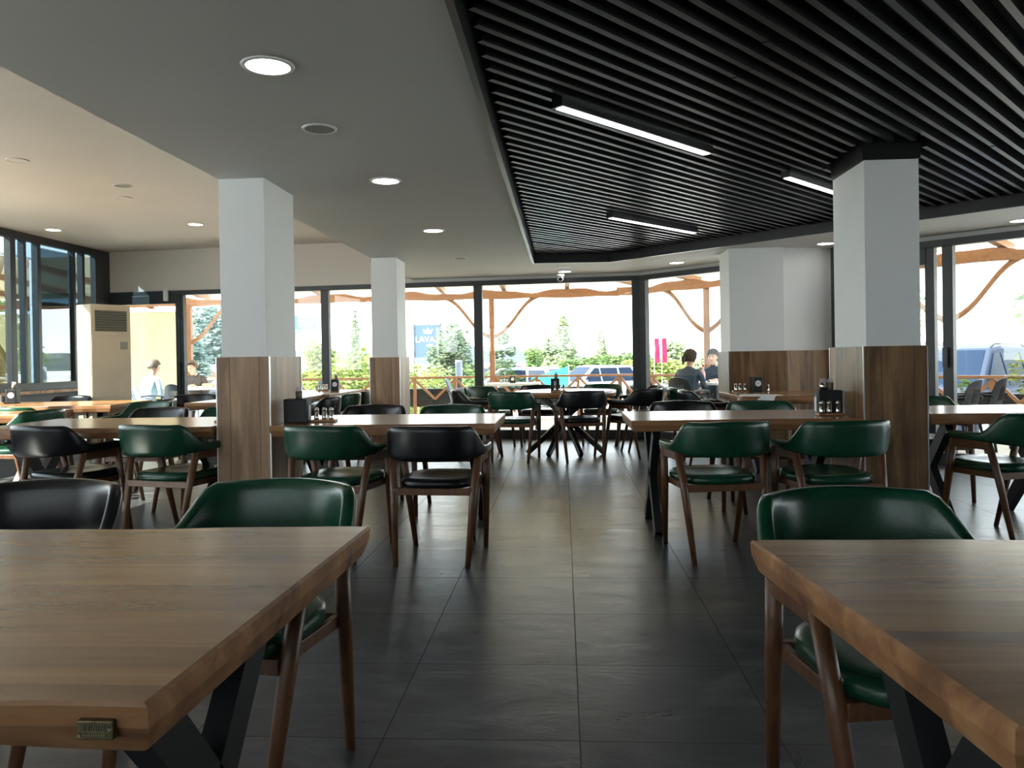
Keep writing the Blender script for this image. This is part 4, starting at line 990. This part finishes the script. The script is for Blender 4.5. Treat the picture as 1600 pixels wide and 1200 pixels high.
def small_set(x, y, label):
    t = empty('condiment_set', (x, y, .745), 0, label, 'condiments')
    MB().box(-.05, .05, -.04, .04, 0, .12).build('holder', M['slate'], t, bevel=.004); MB().lathe([(.028, 0), (.028, .002)], 20).build('round_logo', M['paper'], t, loc=(0, -.041, .07)).rotation_euler.x = R(90)
    g = MB(); [g.lathe([(.016, 0), (.016, .06), (.01, .065)], 12, (-.20+.05*i, 0, 0)) for i in range(3)]; g.build('shakers', M['chrome'], t)
small_set(-.86, 13.35, 'condiment holder on the white terrace table')
def plastic_chair(x, y, rot, label, m):
    t = empty('plastic_armchair', (x, y, -.03), R(rot), label, 'chair', 'terrace chairs')
    g = MB(); n = 22; vv = []
    for j in range(9):
        z = .44+.43*j/8; wd = .23*(1-.28*(j/8)**2.2)
        for i in range(n+1):
            s_ = i/n*2-1; vv.append((wd*s_, -.20-.11*j/8+.05*s_*s_, z - .05*s_*s_*(j/8)))
    q = [(j*(n+1)+i, j*(n+1)+i+1, (j+1)*(n+1)+i+1, (j+1)*(n+1)+i) for j in range(8) for i in range(n) if not (i % 2 == 1 and 3 <= j <= 5 and 6 < i < n-6)]
    g.add(vv, q); o = g.build('backrest', m, t); md = o.modifiers.new('thick', 'SOLIDIFY'); md.thickness = .014
    MB().box(-.23, .23, -.21, .24, .425, .445).build('seat', m, t, bevel=.008)
    for s_ in (-1, 1):
        MB().tube([(s_*.23, -.24, .66), (s_*.27, -.05, .67), (s_*.27, .18, .65)], .018, 8).build('armrest', m, t)
        MB().tube([(s_*.27, .17, .65), (s_*.25, .22, .44), (s_*.25, .25, 0)], [.018, .02, .016], 8).build('leg', m, t)
        MB().tube([(s_*.22, -.2, .44), (s_*.24, -.27, 0)], [.02, .016], 8).build('leg', m, t)
    return t
M['blackplastic'] = pbr('black_terrace_plastic', (.006, .007, .010), .4, 0, .2)
M['bluegrey'] = pbr('blue_grey_plastic', (.16, .22, .32), .45)
for a in [(4.42, 9.30, 42, 'black plastic terrace armchair, left one of the pair outside the right window', M['blackplastic']),
          (5.02, 9.90, 44, 'black plastic terrace armchair, right one of the pair outside the right window', M['blackplastic']),
          (1.52, 13.0, -60, 'black terrace chair behind the corner window post', M['dark']),
          (-1.75, 13.6, -90, 'blue grey terrace chair left of the white terrace table', M['bluegrey']),
          (-5.0, 13.9, 160, 'blue grey terrace chair seen just right of the near left column', M['bluegrey']),
          (-4.3, 14.0, 190, 'blue grey terrace chair behind the condiments of the pale window table', M['bluegrey']),
          (-7.9, 12.9, 30, 'blue grey terrace chair outside the left glass door', M['bluegrey']),
          (-6.25, 12.62, -15, 'pale framed terrace chair left of the door frame, back to the room', M['bluegrey'])]: plastic_chair(*a)
pp = empty('paper_stack', (-6.1, 13.75, .745), R(20), 'heap of white papers on the seated man table', 'papers')
g = MB(); g.add([(-.2, -.12, 0), (.2, -.12, 0), (.2, .14, 0), (-.2, .14, 0), (-.17, -.08, .09), (.1, -.1, .12), (.15, .1, .10), (-.1, .12, .13)], [(3, 2, 1, 0), (4, 5, 6, 7), (0, 1, 5, 4), (1, 2, 6, 5), (2, 3, 7, 6), (3, 0, 4, 7)]); g.build('sheets', M['paper'], pp)
bk = empty('wooden_box', (-6.25, 13.5, .745), 0, 'small brown wooden box before the papers', 'box'); MB().box(-.09, .09, -.05, .05, 0, .07).build('box_body', M['tray'], bk)
bt = empty('bottle', (2.22, 12.7, .745), 0, 'pink drink bottle on the terrace table between the guests', 'bottle')
MB().lathe([(.033, 0), (.035, .02), (.035, .13), (.014, .19), (.013, .24)], 16).build('bottle_body', pbr('pink_bottle', (.75, .35, .42), .2), bt, smooth=True); MB().lathe([(.015, .24), (.015, .26)], 12).build('cap', M['redflag'], bt)

# people ---------------------------------------------------------------------
M['skin'] = pbr('skin', (.55, .32, .23), .5, noise=.06, nscale=20); M['hairb'] = pbr('dark_hair', (.03, .022, .02), .9, 0, .1, noise=.3, nscale=60); M['hairg'] = pbr('grey_brown_hair', (.12, .09, .07), .6, noise=.3, nscale=60)
M['denim'] = pbr('dark_denim', (.020, .045, .085), .8, noise=.3, nscale=40); M['shirtl'] = pbr('pale_blue_shirt', (.45, .62, .72), .8, noise=.1, nscale=12); M['checks'] = pbr('dark_patterned_shirt', (.07, .06, .06), .8, noise=.6, nscale=45); M['trous'] = pbr('dark_trousers', (.02, .022, .03), .8); M['lip'] = pbr('lips', (.30, .09, .08), .5)
def person(x, y, rot, label, shirt, hair, lean=12, style='short', head_turn=0, sz=1.0):
    ca, sa = cos(R(lean)), sin(R(lean))
    def L_(p): # lean the trunk forward about the hips
        yy, zz = p[1], p[2]-.5; return (p[0], yy*ca+zz*sa, .5-yy*sa+zz*ca)
    V = []; Rr = []; E_ = []
    def v(p, r_, par=None, ln=False):
        V.append(L_(p) if ln else p); Rr.append(r_ if isinstance(r_, tuple) else (r_, r_))
        if par is not None: E_.append((par, len(V)-1))
        return len(V)-1
    pel = v((0, 0, .53), (.17, .13)); wa = v((0, .01, .68), (.145, .11), pel, 1); ch = v((0, .01, .85), (.175, .12), wa, 1); nb = v((0, .0, .985), (.085, .075), ch, 1)
    nk = v((0, .01, 1.05), (.052, .052), nb, 1); jw = v((0, .035, 1.115), (.058, .066), nk, 1); hd_ = v((0, .02, 1.185), (.074, .090), jw, 1); tp_ = v((0, .01, 1.25), (.056, .07), hd_, 1)
    v((0, .122, 1.150), .013, hd_, 1)
    for s_ in (-1, 1):
        v((s_*.084, .01, 1.165), .014, hd_, 1)
        sh_ = v((s_*.165, .0, .945), (.062, .062), ch, 1); up_ = v((s_*.225, .03, .83), (.052, .052), sh_, 1); el = v((s_*.245, .08, .70), (.043, .043), up_, 1)
        wr = v((s_*.17, .36+lean*.004, .79), (.027, .024), el); pm = v((s_*.15, .43+lean*.004, .795), (.036, .016), wr)
        for k_ in range(4):
            a = (k_-1.5)*.017; ln_ = (.060, .070, .066, .052)[k_]
            kn = v((s_*.15+a, .475+lean*.004, .797), .0085, pm); k2 = v((s_*.15+a*1.25, .475+ln_*.55+lean*.004, .797), .008, kn); v((s_*.15+a*1.3, .475+ln_+lean*.004, .786), .007, k2)
        th = v((s_*.15-s_*.035, .425+lean*.004, .797), .010, pm); v((s_*.15-s_*.052, .465+lean*.004, .793), .008, th)
        hp = v((s_*.095, .03, .52), (.095, .085), pel); kn = v((s_*.125, .44, .52), (.068, .068), hp); an = v((s_*.125, .44, .10), (.042, .042), kn); v((s_*.13, .58, .055), (.042, .032), an)
    me = bpy.data.meshes.new('tmp'); me.from_pydata(V, E_, []); ob_ = bpy.data.objects.new('tmp', me); col.objects.link(ob_)
    mod = ob_.modifiers.new('skin', 'SKIN'); mod.use_smooth_shade = True
    for i, sv in enumerate(me.skin_vertices[0].data): sv.radius = Rr[i]; sv.use_root = (i == 0)
    sb = ob_.modifiers.new('sub', 'SUBSURF'); sb.levels = 1; sb.render_levels = 1
    dg = bpy.context.evaluated_depsgraph_get(); dg.update()
    bm_ = bpy.data.meshes.new_from_object(ob_.evaluated_get(dg)); bpy.data.objects.remove(ob_)
    bm_.name = 'body'; bm_.materials.clear()
    for m__ in (M['skin'], shirt, M['trous'], M['dark']): bm_.materials.append(m__)
    hz = L_((0, 0, 1.03)); hy, hz = hz[1], hz[2]
    for p in bm_.polygons:
        c = p.center
        if c.z < .115: i = 3
        elif c.z < .60 and (c.y > .12 or c.z < .56): i = 2
        elif (c.z-hz)*ca+(c.y-hy)*sa > 0 and abs(c.x) < .12: i = 0
        elif c.y > .345+lean*.004 and abs(c.x) < .23 and c.z > .70: i = 0
        else: i = 1
        p.material_index = i; p.use_smooth = True
    t = empty('person', (x, y, -.03), R(rot), label, 'person'); b = bpy.data.objects.new('body', bm_); col.objects.link(b); b.parent = t
    hc = Vector(L_((0, .012, 1.185))); rotm = Matrix.Rotation(-R(lean), 3, 'X')
    g = MB(); n = 20; vv = []; rings = 10; low_, fmin = {'short': (-.5, .45), 'long': (-.75, .45), 'bald': (-.35, .85)}[style]
    for j in range(rings+1):
        ph = pi/2 - (pi/2-math.asin(low_))*j/rings
        for i in range(n):
            a = 2*pi*i/n; fr_ = sin(a) > .25
            pz = sin(ph) if not (fr_ and sin(ph) < fmin) else fmin
            rr = math.sqrt(max(0, 1-pz*pz)); vv.append(hc + rotm @ Vector((cos(a)*rr*.094, sin(a)*rr*.108-.008, pz*.108+.008)))
    g.add(vv, [(j*n+i, j*n+(i+1) % n, (j+1)*n+(i+1) % n, (j+1)*n+i) for j in range(rings) for i in range(n)]); o = g.build('hair', hair, t, smooth=True); md = o.modifiers.new('thick', 'SOLIDIFY'); md.thickness = .012
    if style == 'long': MB().tube([hc+rotm @ Vector((0, -.10, .02)), hc+rotm @ Vector((-.04, -.135, -.04)), hc+rotm @ Vector((-.05, -.12, -.14))], [.035, .04, .012], 10).build('hair_bun', hair, t, smooth=True)
    for s_ in (-1, 1): MB().lathe([(.002, -.009), (.009, -.004), (.009, .004), (.002, .009)], 10).build('eye', M['lens'], t, loc=hc+rotm @ Vector((s_*.030, .090, -.005)))
    MB().box(-.020, .020, -.006, .006, -.004, .004).build('mouth', M['lip'], t, loc=hc+rotm @ Vector((0, .086, -.070)))
    return t
person(-6.85, 14.45, 172, 'seated man with receding dark hair in a dark patterned shirt leaning over papers outside', M['checks'], M['hairg'], 20, 'bald')
person(-7.12, 13.0, -25, 'seated person in a pale blue shirt seen from behind through the left glass door', M['shirtl'], M['hairg'], 14, 'short')
person(1.88, 12.2, -38, 'woman with tied dark hair in a dark denim jacket seated outside, back to the room', M['denim'], M['hairb'], 10, 'long')
person(2.52, 13.3, 150, 'smiling guest with dark hair seated outside facing the room across the terrace table', M['denim'], M['hairb'], 6, 'long')
for a in [(-6.85, 14.5, 172, 'terrace chair under the seated man in the patterned shirt', M['bluegrey']), (-7.12, 12.95, -25, 'terrace chair under the person in the pale blue shirt', M['bluegrey']), (1.88, 12.15, -38, 'dark terrace chair under the woman in the denim jacket', M['dark']), (2.54, 13.35, 150, 'dark terrace chair under the smiling guest', M['dark'])]: plastic_chair(*a)
